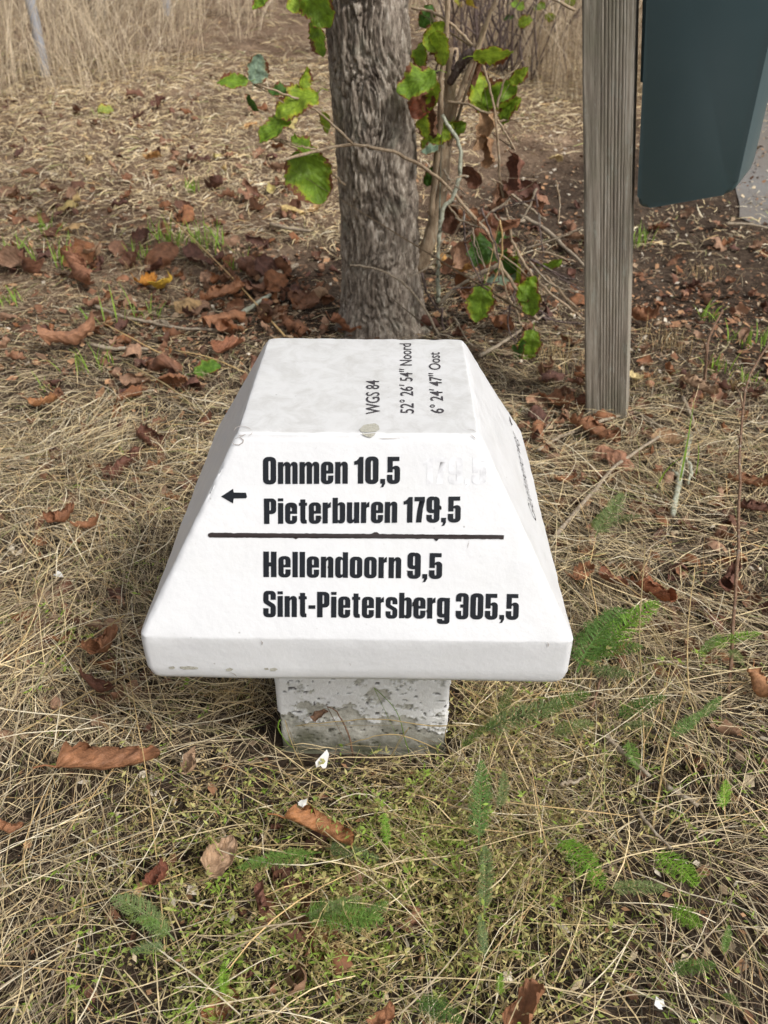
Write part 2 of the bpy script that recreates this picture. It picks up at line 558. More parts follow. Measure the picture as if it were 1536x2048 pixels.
# ------------------------------------------------------------------ the ground and the path
def grid_sheet(xs, ys, zf):
    X, Y = np.meshgrid(xs, ys, indexing='ij')
    Z = zf(X, Y)
    nx, ny = X.shape
    i, j = np.meshgrid(np.arange(nx - 1), np.arange(ny - 1), indexing='ij')
    a = i * ny + j
    return np.stack([X, Y, Z], -1).reshape(-1, 3), np.stack([a, a + ny, a + ny + 1, a + 1], -1).reshape(-1, 4)

def soil_z(X, Y):
    q = np.stack([X, Y, 0 * X], -1)
    return height(X, Y) + 0.006 * fbm(q * 14, 3, 31)
xs = np.r_[-80, -50, -30, -20, np.arange(-12, -3, 0.5), np.arange(-3, 3.2, 0.03), np.arange(3.5, 12, 0.5), 20, 30, 50, 80]
ys = np.r_[-40, -20, -10, -5, -3, np.arange(-2, 4.5, 0.03), np.arange(4.5, 14, 0.25), 16, 20, 30, 50, 90, 140]
tag(obj('ground', mkmesh('ground', *grid_sheet(xs, ys, soil_z)), M['soil']), kind='structure')

pa = gp(1478, 420)
pb = gp(1478, 250)
def path_edge(y):
    return pa[0] + (y - pa[1]) * (pb[0] - pa[0]) / (pb[1] - pa[1])
ysp = np.r_[np.arange(0.9, 6, 0.08), np.arange(6, 25, 0.5)]
rows = []
for y in ysp:
    e = path_edge(y) + 0.05 * vnoise(np.array([y * 3.0, 1.7, 0.2]), 4) + max(0, pa[1] - 0.15 - y) * 2.0
    rows.append([(e + t * 1.9, y, 0) for t in np.linspace(0, 1, 14)])
R_ = np.array(rows)
R_[..., 2] = height(R_[..., 0], R_[..., 1]) + 0.007
ny, nx = R_.shape[:2]
i, j = np.meshgrid(np.arange(ny - 1), np.arange(nx - 1), indexing='ij')
a = i * nx + j
tag(obj('path', mkmesh('path', R_.reshape(-1, 3), np.stack([a, a + 1, a + nx + 1, a + nx], -1).reshape(-1, 4)), M['asphalt']), kind='structure')

# ------------------------------------------------------------------ the marker
W, T, H, L = 0.30, 0.1628, 0.2474, 0.091
def rounded_square(n_side=44, n_cor=7):
    """Unit description: list of (side position -1..1 and corner arc) for one loop."""
    out = []
    for q in range(4):
        for t in np.linspace(-1, 1, n_side, endpoint=False):
            out.append((q, 'S', t))
        for t in np.linspace(0, 1, n_cor, endpoint=False):
            out.append((q, 'C', t))
    return out
def loop(desc, a, r):
    P = []
    for q, k, t in desc:
        if k == 'S':
            p = (t * (a - r), -a)
        else:
            th = -math.pi / 2 + t * math.pi / 2
            p = (a - r + r * math.cos(th), -(a - r) + r * math.sin(th))
        c, s = math.cos(q * math.pi / 2), math.sin(q * math.pi / 2)
        P.append((c * p[0] - s * p[1], s * p[0] + c * p[1]))
    return np.array(P)
def lathe_square(rows, desc):
    """rows: (z, half, corner radius) -> V, F with closing centre fans as quads where possible."""
    n = len(desc)
    V = np.concatenate([np.c_[loop(desc, a, min(r, a * 0.9)), np.full(n, z)] for z, a, r in rows])
    m_ = len(rows)
    i, j = np.meshgrid(np.arange(m_ - 1), np.arange(n), indexing='ij')
    j2 = (j + 1) % n
    return V, np.stack([i * n + j, i * n + j2, (i + 1) * n + j2, (i + 1) * n + j], -1).reshape(-1, 4)

desc = rounded_square()
rows = []
rb = 0.024
for a in (0.02, 0.10, 0.18, 0.24, W - rb - 0.004):
    rows.append((-L, a, 0.012))
for th in np.linspace(-math.pi / 2, 0, 8):
    rows.append((-L + rb + rb * math.sin(th), W - 0.001 - rb + rb * math.cos(th), 0.014))
for z in np.linspace(-L + rb + 0.006, -0.003, 9):
    rows.append((z, W, 0.012))
rows.append((-0.0006, W - 0.0002, 0.011))
slope = math.atan2(W - T, H)
for z in np.r_[0.0008, 0.003, np.linspace(0.012, H - 0.012, 58), H - 0.008]:
    rows.append((z, W - (W - T) * z / H, 0.009))
rt = 0.006
for th in np.linspace(0.15, 1, 6):
    ang = slope + (math.pi / 2 - slope) * th
    k = 1 - th
    rows.append((H - 0.006 * k * k, T + 0.0015 - 0.006 * (1 - k) ** 1.5 * 1.0, 0.008))
for a in np.r_[np.linspace(T - 0.008, 0.004, 46), 0.0004]:
    rows.append((H, a, 0.008))
V, Fc = lathe_square(rows, desc)
# soft hand-painted unevenness, worn edges
cs, sn = math.cos(slope), math.sin(slope)
sxn = np.abs(V[:, 0]) > np.abs(V[:, 1])
slo = (V[:, 2] > 0.001).astype(float)
nrm = np.stack([sxn * np.sign(V[:, 0]), ~sxn * np.sign(V[:, 1]), 0 * V[:, 0]], -1) * np.where(slo > 0, cs, 1)[:, None]
nrm[:, 2] = slo * sn
nrm[V[:, 2] > H - 0.003] = (0, 0, 1)
d = 0.0005 * fbm(V * 22, 4, 3) + 0.0012 * vnoise(V * 7, 8)
edge = np.exp(-((V[:, 2] - H) / 0.012) ** 2) * np.exp(-((np.maximum(abs(V[:, 0]), abs(V[:, 1])) - T) / 0.014) ** 2)
edge += np.exp(-((abs(abs(V[:, 0]) - abs(V[:, 1]))) / 0.010) ** 2) * (V[:, 2] < H - 0.01) * (V[:, 2] > -0.01)
edge += 0.8 * np.exp(-(V[:, 2] / 0.006) ** 2)
d -= edge * 0.0022 * np.clip(fbm(V * 45, 4, 12) + 0.2, 0, 1)
V = V + nrm * d[:, None]
marker = thing('waymark_stone', 'white painted concrete mushroom shaped waymark with distances in black letters, standing before the tree',
               'waymark', (0, 0, 0))
cap = obj('cap', mkmesh('cap', V, Fc), M['paint'], marker, (0, 0, BASE_Z))
cap['label'] = 'glossy white pyramid cap with black lettering'

# the stalk: flaking white paint on concrete
S = 0.150
desc2 = rounded_square(120, 8)
zr = np.linspace(-0.10, BASE_Z - L + 0.02, 190)
V, Fc = lathe_square([(z, S + 0.004 * (z < 0), 0.010) for z in zr], desc2)
q = V + 3.1
pm = fbm(q * np.array([24, 24, 28]), 6, 41, 0.66) + 0.38 * fbm(q * 8, 2, 79)
pm += 0.20 - 1.7 * smooth(0.13, 0.0, V[:, 2]) * 0.42 - 0.18 * smooth(0.35, 0.12, V[:, 2])
paint = smooth(-0.012, 0.012, pm)
pit = smooth(0.50, 0.57, fbm(q * 120, 2, 91) + 0.12 * fbm(q * 9, 2, 5))
moss = smooth(0.075, -0.01, V[:, 2] - 0.035 * fbm(q * 20, 4, 19) * 2) * 0.95
nrm = np.where((abs(V[:, :1]) > abs(V[:, 1:2])), np.c_[np.sign(V[:, 0]), 0 * V[:, 0], 0 * V[:, 0]], np.c_[0 * V[:, 0], np.sign(V[:, 1]), 0 * V[:, 0]])
dd = -0.0030 * (1 - paint) + 0.0015 * fbm(q * 35, 4, 55) - 0.003 * pit + 0.0018 * np.exp(-(pm / 0.05) ** 2)
V = V + nrm * dd[:, None]
st = obj('stalk', mkmesh('stalk', V, Fc, True, np.stack([paint, pit * 0.9, moss], -1)), M['flaking'], marker)
st['label'] = 'square concrete stalk with flaking white paint'

# --- lettering ------------------------------------------------------------
def arc(cx, cy, rx, ry, a0, a1, n=6):
    return [(cx + rx * math.cos(math.radians(t)), cy + ry * math.sin(math.radians(t))) for t in np.linspace(a0, a1, n)]
def rr(x0, y0, x1, y1, rx, ry):
    return (arc(x1 - rx, y1 - ry, rx, ry, 0, 90) + arc(x0 + rx, y1 - ry, rx, ry, 90, 180)
            + arc(x0 + rx, y0 + ry, rx, ry, 180, 270) + arc(x1 - rx, y0 + ry, rx, ry, 270, 360))
def rect(x0, y0, x1, y1):
    return [(x0, y0), (x1, y0), (x1, y1), (x0, y1)]
def n_shape(x0, x1, yl, yr, yt, s, ri=0.035, ro=0.17):
    """Arch: two legs, feet at yl and yr, round top at yt, stroke s."""
    a, b = x0 + s, x1 - s
    return ([(x1, yr)] + arc(x1 - ro, yt - ro, ro, ro, 0, 90) + arc(x0 + ro, yt - ro, ro, ro, 90, 180) + [(x0, yl), (a, yl)]
            + arc(a + ri, yt - 0.14 - ri, ri, ri, 180, 90, 4) + arc(b - ri, yt - 0.14 - ri, ri, ri, 90, 0, 4) + [(b, yr)])
def flipy(P, y):
    return [(px, y - py) for px, py in P][::-1]
X = 0.83
def glyph(ch):
    """-> (advance width, [(outline, [holes])]) in units of the capital height; a heavy condensed sans."""
    g = []
    if ch in 'O0':
        w_ = 0.50
        g.append((rr(0, -0.015, w_, 1.015, 0.20, 0.17), [rr(0.212, 0.14, w_ - 0.212, 0.86, 0.037, 0.05)]))
    elif ch == 'o':
        w_ = 0.475
        g.append((rr(0, -0.012, w_, X, 0.19, 0.16), [rr(0.202, 0.13, w_ - 0.202, 0.69, 0.035, 0.045)]))
    elif ch in 'nm':
        w_ = 0.475 if ch == 'n' else 0.745
        g.append((rect(0, 0, 0.2, X - 0.012), []))
        g.append(([(0.2, 0.62), (0.2, 0.745)] + arc(0.335, X - 0.13, 0.14, 0.13, 130, 0, 6) + [(0.475, 0), (0.275, 0), (0.275, 0.64)]
                  + arc(0.24, 0.64, 0.035, 0.05, 0, 90, 4), []))
        if ch == 'm':
            g.append(([(0.475, 0.62), (0.475, 0.745)] + arc(0.605, X - 0.13, 0.14, 0.13, 130, 0, 6) + [(0.745, 0), (0.545, 0), (0.545, 0.64)]
                      + arc(0.51, 0.64, 0.035, 0.05, 0, 90, 4), []))
    elif ch == 'u':
        w_ = 0.475
        g.append((rect(0.275, 0, 0.475, X - 0.012), []))
        P = [(0.2, 0.62), (0.2, 0.745)] + arc(0.335, X - 0.13, 0.14, 0.13, 130, 0, 6) + [(0.475, 0), (0.275, 0), (0.275, 0.64)] + arc(0.24, 0.64, 0.035, 0.05, 0, 90, 4)
        g.append(([(0.475 - a, X - 0.012 - b) for a, b in P], []))
    elif ch == 'e':
        w_ = 0.465
        P = ([(w_, 0.31)] + arc(w_ - 0.19, 0.15, 0.19, 0.162, 0, -90) + arc(0.19, 0.15, 0.19, 0.162, 270, 180)
             + arc(0.19, X - 0.16, 0.19, 0.16, 180, 90) + arc(w_ - 0.19, X - 0.16, 0.19, 0.16, 90, 0) + [(w_, 0.385), (0.2, 0.385)]
             + arc(0.2325, 0.165, 0.0325, 0.045, 180, 360, 7) + [(0.265, 0.31)])
        g.append((P, [rr(0.2, 0.49, 0.265, 0.70, 0.03, 0.04)]))
    elif ch == 'P':
        w_ = 0.475
        g.append((rect(0, 0, 0.212, 1), []))
        g.append(([(0.212, 1.0)] + arc(0.295, 0.84, 0.18, 0.16, 90, 0) + arc(0.295, 0.54, 0.18, 0.155, 0, -90) + [(0.212, 0.385), (0.212, 0.53)]
                  + arc(0.235, 0.57, 0.035, 0.04, -60, 0, 3) + arc(0.235, 0.83, 0.035, 0.04, 0, 60, 3) + [(0.212, 0.87)], []))
    elif ch == 'i':
        w_ = 0.205
        g += [(rect(0, 0, 0.205, X - 0.012), []), (rect(0, 0.885, 0.205, 1.0), [])]
    elif ch == 'l':
        w_ = 0.205
        g.append((rect(0, 0, 0.205, 1.0), []))
    elif ch == 't':
        w_ = 0.315
        g.append(([(0.055, 0.12), (0.055, 0.95), (0.25, 0.95), (0.25, 0.16), (0.305, 0.13), (0.305, 0.0), (0.15, -0.005), (0.09, 0.03)], []))
        g.append((rect(0, 0.70, 0.315, X - 0.012), []))
    elif ch == 'r':
        w_ = 0.315
        g.append((rect(0, 0, 0.2, X - 0.012), []))
        g.append(([(0.2, 0.58), (0.2, 0.72), (0.235, 0.79), (0.315, 0.835), (0.315, 0.62), (0.25, 0.615)], []))
    elif ch in 'bd':
        w_ = 0.485
        P1 = rect(0, 0, 0.2, 1.0)
        P2 = ([(0.2, 0.16), (0.2, 0.07)] + arc(0.325, 0.145, 0.16, 0.157, 230, 360, 8) + arc(0.325, X - 0.145, 0.16, 0.145, 0, 130, 8)
              + [(0.2, 0.76), (0.2, 0.66)] + arc(0.24, 0.66, 0.04, 0.045, 120, 0, 4) + arc(0.24, 0.165, 0.04, 0.045, 0, -120, 4))
        if ch == 'd':
            P1, P2 = [(w_ - a, b) for a, b in P1][::-1], [(w_ - a, b) for a, b in P2][::-1]
        g += [(P1, []), (P2, [])]
    elif ch == 'H':
        w_ = 0.50
        g += [(rect(0, 0, 0.212, 1), []), (rect(w_ - 0.212, 0, w_, 1), []), (rect(0.2, 0.42, w_ - 0.2, 0.58), [])]
    elif ch in 'Ss':
        h_, w_ = (1.015, 0.485) if ch == 'S' else (X, 0.455)
        s_ = 0.205 if ch == 'S' else 0.192
        g.append((n_shape(0, w_, h_ * 0.63, h_ * 0.655, h_, s_, 0.03, 0.16), []))
        g.append((flipy(n_shape(0, w_, h_ * 0.65, h_ * 0.63, h_, s_, 0.03, 0.16), h_ - 0.02), []))
        g.append(([(0, h_ * 0.64), (0, h_ * 0.60), (0.04, h_ * 0.52), (w_ - s_, h_ * 0.37), (w_ - s_, h_ * 0.34), (w_, h_ * 0.34),
                   (w_, h_ * 0.40), (w_ - 0.05, h_ * 0.48), (s_, h_ * 0.63), (s_, h_ * 0.66)], []))
    elif ch == 'g':
        w_ = 0.485
        P2 = ([(0.2, 0.20), (0.2, 0.11)] + arc(0.325, 0.165, 0.16, 0.137, 230, 270, 4) + [(0.325, 0.03), (0.325, X - 0.01)] + arc(0.325, X - 0.145, 0.16, 0.145, 90, 130, 4)
              + [(0.2, 0.76), (0.2, 0.66)])
        ring = rr(0, 0.045, 0.40, X, 0.16, 0.15)
        g.append((ring, [rr(0.2, 0.19, 0.275, 0.69, 0.035, 0.045)]))
        g.append((rect(0.278, -0.04, w_, X - 0.012), []))
        g.append((flipy(n_shape(0.005, w_, 0.085, 0.05, 0.285, 0.2, 0.02, 0.12), 0.08), []))
    elif ch == '1':
        w_ = 0.35
        g.append(([(0.14, 0), (0.35, 0), (0.35, 1), (0.20, 1), (0.15, 0.92), (0.08, 0.86), (0, 0.835), (0, 0.70), (0.14, 0.72)], []))
    elif ch == '5':
        w_ = 0.49
        g.append((rect(0.03, 0.84, 0.46, 1.0), []))
        g.append((rect(0.015, 0.42, 0.212, 1.0), []))
        g.append(([(0.212, 0.50), (0.212, 0.62)] + arc(0.335, 0.53, 0.155, 0.14, 125, 0, 7) + arc(0.29, 0.155, 0.20, 0.17, 0, -90)
                  + arc(0.20, 0.155, 0.20, 0.17, 270, 180) + [(0, 0.33), (0.205, 0.33)] + arc(0.245, 0.17, 0.038, 0.045, 180, 360, 6)
                  + arc(0.245, 0.50, 0.038, 0.045, 0, 150, 5), []))
    elif ch == '7':
        w_ = 0.40
        g.append(([(0, 1), (0.40, 1), (0.40, 0.83), (0.33, 0.55), (0.275, 0), (0.065, 0), (0.11, 0.45), (0.19, 0.83), (0, 0.83)], []))
    elif ch == '9':
        w_ = 0.50
        g.append((rr(0, 0.36, 0.40, 1.015, 0.18, 0.16), [rr(0.21, 0.50, 0.285, 0.87, 0.036, 0.045)]))
        g.append(([(0.285, 0.20), (0.285, 0.88)] + [(0.32, 1.01)] + arc(0.31, 0.85, 0.19, 0.16, 85, 0, 5)
                  + arc(0.30, 0.155, 0.20, 0.17, 0, -90) + arc(0.20, 0.155, 0.20, 0.17, 270, 180) + [(0, 0.30), (0.208, 0.30)] + arc(0.2465, 0.17, 0.038, 0.045, 180, 360, 6), []))
    elif ch == '3':
        w_ = 0.49
        g.append((n_shape(0, w_, 0.68, 0.45, 1.015, 0.207, 0.035, 0.17), []))
        g.append((flipy(n_shape(0, w_, 0.68, 0.45, 1.015, 0.207, 0.035, 0.17), 1.0), []))
        g.append((rect(0.17, 0.445, 0.34, 0.57), []))
    elif ch == ',':
        w_ = 0.185
        g.append(([(0, 0), (0, 0.175), (0.185, 0.175), (0.185, 0.0), (0.12, -0.13), (0, -0.15), (0.05, -0.09), (0.075, 0)], []))
    elif ch == '-':
        w_ = 0.265
        g.append((rect(0, 0.33, 0.265, 0.47), []))
    else:
        w_ = 0.17
    return w_, g

def tess(outline, holes, z):
    loops = [[Vector((a, b, 0)) for a, b in outline]] + [[Vector((a, b, 0)) for a, b in h] for h in holes]
    pts = [p for l in loops for p in l]
    tri = tessellate_polygon(loops)
    out = []
    for t in tri:
        a, b, c = (pts[k] for k in t)
        if (b - a).cross(c - a).z < 0:
            t = (t[0], t[2], t[1])
        out.append(tuple(t))
    return np.array([(p.x, p.y, z) for p in pts]), np.array(out)

class Face:
    """A flat face of the cap with its own right / up / out directions."""
    def __init__(self, o, out, right):
        self.o, self.n = np.asarray(o, float), np.asarray(out, float) / np.linalg.norm(out)
        self.r = np.asarray(right, float)
        self.u = np.cross(self.n, self.r)
    def uv(self, px, py):
        p = onplane(px, py, self.o, self.n) - self.o
        return np.array([p @ self.r, p @ self.u])
    def place(self, V):
        V = np.asarray(V)
        P = self.o + V[:, :1] * self.r + V[:, 1:2] * self.u + V[:, 2:3] * self.n
        return P + 0.0012 * vnoise((P - np.array([0, 0, BASE_Z])) * 7, 8)[:, None] * self.n      # follow the uneven paint
front = Face((0, -W, BASE_Z), (0, -cs, sn), (1, 0, 0))
rightf = Face((W, 0, BASE_Z), (cs, 0, sn), (0, 1, 0))
topf = Face((0, 0, BASE_Z + H), (0, 0, 1), (0, 1, 0))
LIFT = 0.0008

def place_children(name, V, Fc, mat, label=None, parent=None):
    o = obj(name, mkmesh(name, V, Fc, False), mat, parent or marker)
    if label: o['label'] = label
    return o

def heavy_line(text, face, p0, p1, ptop, mat, name='lettering', label=None, lift=LIFT):
    a, b, t = face.uv(*p0), face.uv(*p1), face.uv(*ptop)
    x, parts, gap = 0.0, [], 0.068
    for ch in text:
        w_, g = glyph(ch)
        for k, (o_, h_) in enumerate(g):
            Vg, Fg = tess(o_, h_, 0)
            Vg[:, 0] += x
            parts.append((Vg, Fg, k))
        x += w_ + (gap if ch != ' ' else 0.0)
    x -= gap
    sx_ = (b[0] - a[0]) / x
    sy = (t[1] - a[1])
    rot = (b[1] - a[1]) / (b[0] - a[0])
    out = []
    for Vg, Fg, k in parts:
        P = np.stack([a[0] + Vg[:, 0] * sx_, a[1] + Vg[:, 1] * sy + Vg[:, 0] * sx_ * rot, np.full(len(Vg), lift + 0.00005 * k)], -1)
        out.append((face.place(P), Fg))
    V_, F_ = join(out)
    return place_children(name, V_, F_, mat, label)

heavy_line('Ommen 10,5', front, (526, 968), (800, 967), (526, 914.5), M['ink'], label='black words Ommen 10,5')
heavy_line('Pieterburen 179,5', front, (528, 1048), (921, 1044), (528, 997), M['ink'], label='black words Pieterburen 179,5')
heavy_line('Hellendoorn 9,5', front, (527, 1154), (884, 1157), (527, 1103), M['ink'], label='black words Hellendoorn 9,5')
heavy_line('Sint-Pietersberg 305,5', front, (527, 1233), (1037, 1239), (527, 1182), M['ink'], label='black words Sint-Pietersberg 305,5')
heavy_line('179,5', front, (845, 968), (972, 968), (845, 915), M['ghost'], 'faded_lettering', 'faint overpainted number showing through the white', LIFT - 0.00062)
def poly_on(face, pts, mat, name, lift=LIFT, label=None, parent=None, n_round=0):
    P = [tuple(face.uv(*p)) for p in pts]
    Vg, Fg = tess(P, [], lift)
    Vv = face.place(Vg)
    return place_children(name, Vv, Fg, mat, label, parent)
bar = []
g = np.random.default_rng(3)
top_ = [(x, 1065.5 + (x - 416) * 0.0070 + g.normal(0, 0.25) - (3.5 if abs(x - 752) < 4 else 0)) for x in np.linspace(419, 1008, 110)]
bot_ = [(x, 1075 + (x - 416) * 0.0052 + g.normal(0, 0.25) + (4.0 if abs(x - 873) < 3 else (2.5 if abs(x - 590) < 3 else 0))) for x in np.linspace(1007, 419, 110)]
poly_on(front, top_ + bot_ + [(416, 1072), (416, 1068)], M['ink_bar'], 'dividing_line', label='dark brush-painted dividing line')
poly_on(front, [(442, 993), (466, 977.5), (467.5, 985), (492, 985.5), (494, 994), (492, 996.5), (467.5, 997), (466, 1007)], M['ink'], 'arrow', label='black arrow pointing towards Ommen')
g = np.random.default_rng(11)
for cx, cy, r_ in ((737, 939, 5), (793, 948, 2.5), (880, 1015, 5), (585, 1012, 5), (640, 1035, 4), (660, 1133, 5.5), (797, 1149, 5), (830, 1208, 7), (856, 1222, 4), (961, 1219, 3.5), (548, 1214, 2), (873, 1079, 3)):
    pts_ = [(cx + r_ * g.uniform(0.6, 1.15) * math.cos(t), cy + r_ * g.uniform(0.6, 1.15) * math.sin(t)) for t in np.linspace(0, 2 * math.pi, 10, endpoint=False)]
    poly_on(front, pts_, M['ink_fresh'], 'paint_drip', LIFT + 0.0006)
# bare patches where the paint has come off, with a thin dark rim
for name, face, pts_, mt in (
    ('bare_patch', topf, [(719, 860), (728, 851), (738, 849.5), (750, 848), (757, 852), (759, 860), (752, 864.5), (735, 866), (722, 865)], 'bare'),
    ('bare_patch', front, [(722, 866.5), (735, 867.2), (752, 866), (748, 871), (742, 875), (735, 874), (729, 871)], 'bare')):
    poly_on(face, pts_, M[mt], name, LIFT + 0.0002)
def crack(face, pts_, wpx=1.3, name='paint_crack', mat='crack'):
    P = np.array([face.uv(*p) for p in pts_])
    w_ = wpx * 0.00075
    t = np.gradient(P, axis=0)
    nn = np.c_[-t[:, 1], t[:, 0]] / (np.linalg.norm(t, axis=1)[:, None] + 1e-9)
    ww = w_ * np.sin(np.linspace(0.25, math.pi - 0.25, len(P)))[:, None] * 0.5
    Q = np.r_[P + nn * ww, (P - nn * ww)]
    n_ = len(P)
    Vv = face.place(np.c_[Q, np.full(2 * n_, LIFT + 0.0003)])
    Ff = np.array([(k, n_ + k, n_ + k + 1, k + 1) for k in range(n_ - 1)])
    return place_children(name, Vv, Ff, M[mat])
crack(topf, [(468, 862), (473, 856), (480, 853), (490, 854), (498, 857), (503, 861)], 1.6)
crack(front, [(470, 878), (476, 874), (482, 876), (487, 880), (486, 885), (478, 890), (468, 889), (464, 883), (468, 877)], 1.6)
crack(front, [(475, 869), (481, 872), (486, 871), (492, 868)], 1.8)
crack(front, [(497, 872), (503, 868), (505, 864)], 1.2)
crack(front, [(758, 876), (766, 877.5), (782, 877), (800, 876.5)], 1.0)
crack(front, [(940, 868), (948, 874), (953, 880)], 1.5)
crack(topf, [(935, 861), (945, 862), (952, 866)], 1.5)
crack(front, [(938, 1080), (936, 1090), (935, 1096)], 0.9)
lipf = Face((0, -W, BASE_Z), (0, -1, 0), (1, 0, 0))
for pts_ in ([(522, 1280), (525, 1284), (524, 1289)], [(461, 1343), (470, 1347), (474, 1352)], [(700, 1325), (701, 1330)], [(1095, 1284), (1097, 1289), (1095, 1294)]):
    crack(lipf, pts_, 2.0)
for pts_ in ([(338, 1333), (347, 1331), (351, 1334), (348, 1337), (340, 1337)], [(360, 1332), (380, 1331), (396, 1333), (397, 1337), (372, 1338), (361, 1336)],
             [(452, 1337), (460, 1334), (467, 1337), (462, 1341), (454, 1341)], [(540, 1336), (550, 1334), (556, 1337), (550, 1341), (541, 1341)], [(528, 1335), (536, 1334), (538, 1338), (531, 1339)]):
    poly_on(lipf, pts_, M['bare'], 'bare_patch', LIFT)

def thin_text(text, face, a, b, capv, mat, name, label, bold=0.006, lift=LIFT):
    """Hand-stencilled text: baseline from a to b (plane coordinates), capital height capv."""
    cu = bpy.data.curves.new('stencil', 'FONT')
    cu.body = text
    cu.offset = bold
    cu.resolution_u = 3
    o = bpy.data.objects.new('stencil', cu)
    COL.objects.link(o)
    dg = bpy.context.evaluated_depsgraph_get()
    me = bpy.data.meshes.new_from_object(o.evaluated_get(dg))
    bpy.data.objects.remove(o)
    n_ = len(me.vertices)
    co = np.zeros(n_ * 3)
    me.vertices.foreach_get('co', co)
    co = co.reshape(-1, 3)
    x0, x1 = co[:, 0].min(), co[:, 0].max()
    sx_ = np.linalg.norm(np.asarray(b) - a) / (x1 - x0)
    d_ = (np.asarray(b) - a) / np.linalg.norm(np.asarray(b) - a)
    e_ = np.array([-d_[1], d_[0]])
    sy = capv / 0.72
    P = np.asarray(a) + (co[:, :1] - x0) * sx_ * d_ + co[:, 1:2] * sy * e_
    out = face.place(np.c_[P, np.full(n_, lift)])
    me.vertices.foreach_set('co', out.astype(np.float32).ravel())
    me.update()
    me.materials.clear()
    me.name = name
    o = obj(name, me, mat, marker)
    o['label'] = label
    return o
def top_line(text, p0, p1, pc, label):
    a, b, c = topf.uv(*p0), topf.uv(*p1), topf.uv(*pc)
    thin_text(text, topf, a, b, abs(c[1] - a[1]), M['ink_top'], 'coordinates', label)
top_line('WGS 84', (760, 829), (758, 762), (731, 829), 'grey stencilled letters WGS 84')
top_line("52\u00b0 26\u2032 54\u2033 Noord", (828, 828), (822, 688), (800, 828), 'grey stencilled latitude with the word Noord')
top_line("6\u00b0 24\u2032 47\u2033 Oost", (888, 828), (879, 706), (861, 828), 'grey stencilled longitude with the word Oost')
a, b, c = rightf.uv(1074, 1049), rightf.uv(1033, 878), rightf.uv(1060, 1020)
thin_text('Giethmenerweg', rightf, a, b, 0.032, M['ink_top'], 'side_lettering', 'small black road name on the side of the cap', -0.016)
a = rightf.uv(1021, 845)
P = np.array([[a[0] - 0.012, a[1], LIFT], [a[0] + 0.003, a[1] + 0.008, LIFT], [a[0] + 0.003, a[1] + 0.0025, LIFT], [a[0] + 0.02, a[1] + 0.0025, LIFT],
              [a[0] + 0.02, a[1] - 0.0025, LIFT], [a[0] + 0.003, a[1] - 0.0025, LIFT], [a[0] + 0.003, a[1] - 0.008, LIFT]])
Vg, Fg = tess([tuple(p[:2]) for p in P], [], LIFT)
place_children('arrow', rightf.place(Vg), Fg, M['ink_bar'], 'small black arrow on the side of the cap')
# ------------------------------------------------------------------ the tree
tb = gp(765, 652)
tt = aty(731, 0, tb[1])
tdir = (tt - tb) / (tt[2] - tb[2])
nz_, na_ = 420, 300
zz = np.linspace(-0.12, 2.4, nz_)
th = np.linspace(0, 2 * np.pi, na_, endpoint=False)
Zg, Tg = np.meshgrid(zz, th, indexing='ij')
rad = 0.141 - 0.004 * Zg + 0.042 * np.exp(-np.maximum(Zg, 0) / 0.09) * (1 + 0.35 * np.cos(3 * Tg + 1.0)) + 0.012 * np.exp(-Zg / 0.5)
cq = np.stack([np.cos(Tg), np.sin(Tg), Zg], -1)
rad = rad + 0.006 * fbm(cq * np.array([1.6, 1.6, 1.3]), 3, 21)
wob = 0.30 * vnoise(cq * np.array([2, 2, 5.0]), 4)[..., None] * np.array([1, 1, 0])
rid = 1 - np.abs(fbm((cq + wob) * np.array([6.5, 6.5, 6.0]), 4, 61, 0.6)) * 2.2
pl = fbm((cq + wob) * np.array([13, 13, 20.0]), 4, 71, 0.6)
rad = rad - 0.017 * np.clip(rid, 0, 1) ** 3 + 0.0075 * pl
P = np.stack([rad * np.cos(Tg), rad * np.sin(Tg), Zg], -1)
P[..., 0] += tdir[0] * Zg + 0.008 * np.sin(Zg * 3)
P[..., 1] += tdir[1] * Zg
i, j = np.meshgrid(np.arange(nz_ - 1), np.arange(na_), indexing='ij')
j2 = (j + 1) % na_
Fc = np.stack([i * na_ + j, i * na_ + j2, (i + 1) * na_ + j2, (i + 1) * na_ + j], -1).reshape(-1, 4)
tree = thing('tree', 'tree with rough grey-brown fissured bark growing behind the white waymark', 'tree', tuple(tb))
obj('trunk', mkmesh('trunk', P.reshape(-1, 3), Fc), M['bark'], tree)
top = np.array([tdir[0] * 2.3, 0, 2.3])
for k, (dx, dy, dz, r_) in enumerate(((0.55, 0.1, 1.3, 0.085), (-0.5, 0.25, 1.5, 0.09), (0.05, -0.35, 1.6, 0.07))):
    Pn = resample([top, top + np.array([dx * 0.35, dy * 0.35, dz * 0.45]), top + np.array([dx, dy, dz])], 16, 0.012, k)
    obj('limb', mkmesh('limb', *tube(Pn, np.linspace(r_, r_ * 0.45, 16), 14, 0.08, k)), M['bark'], tree)

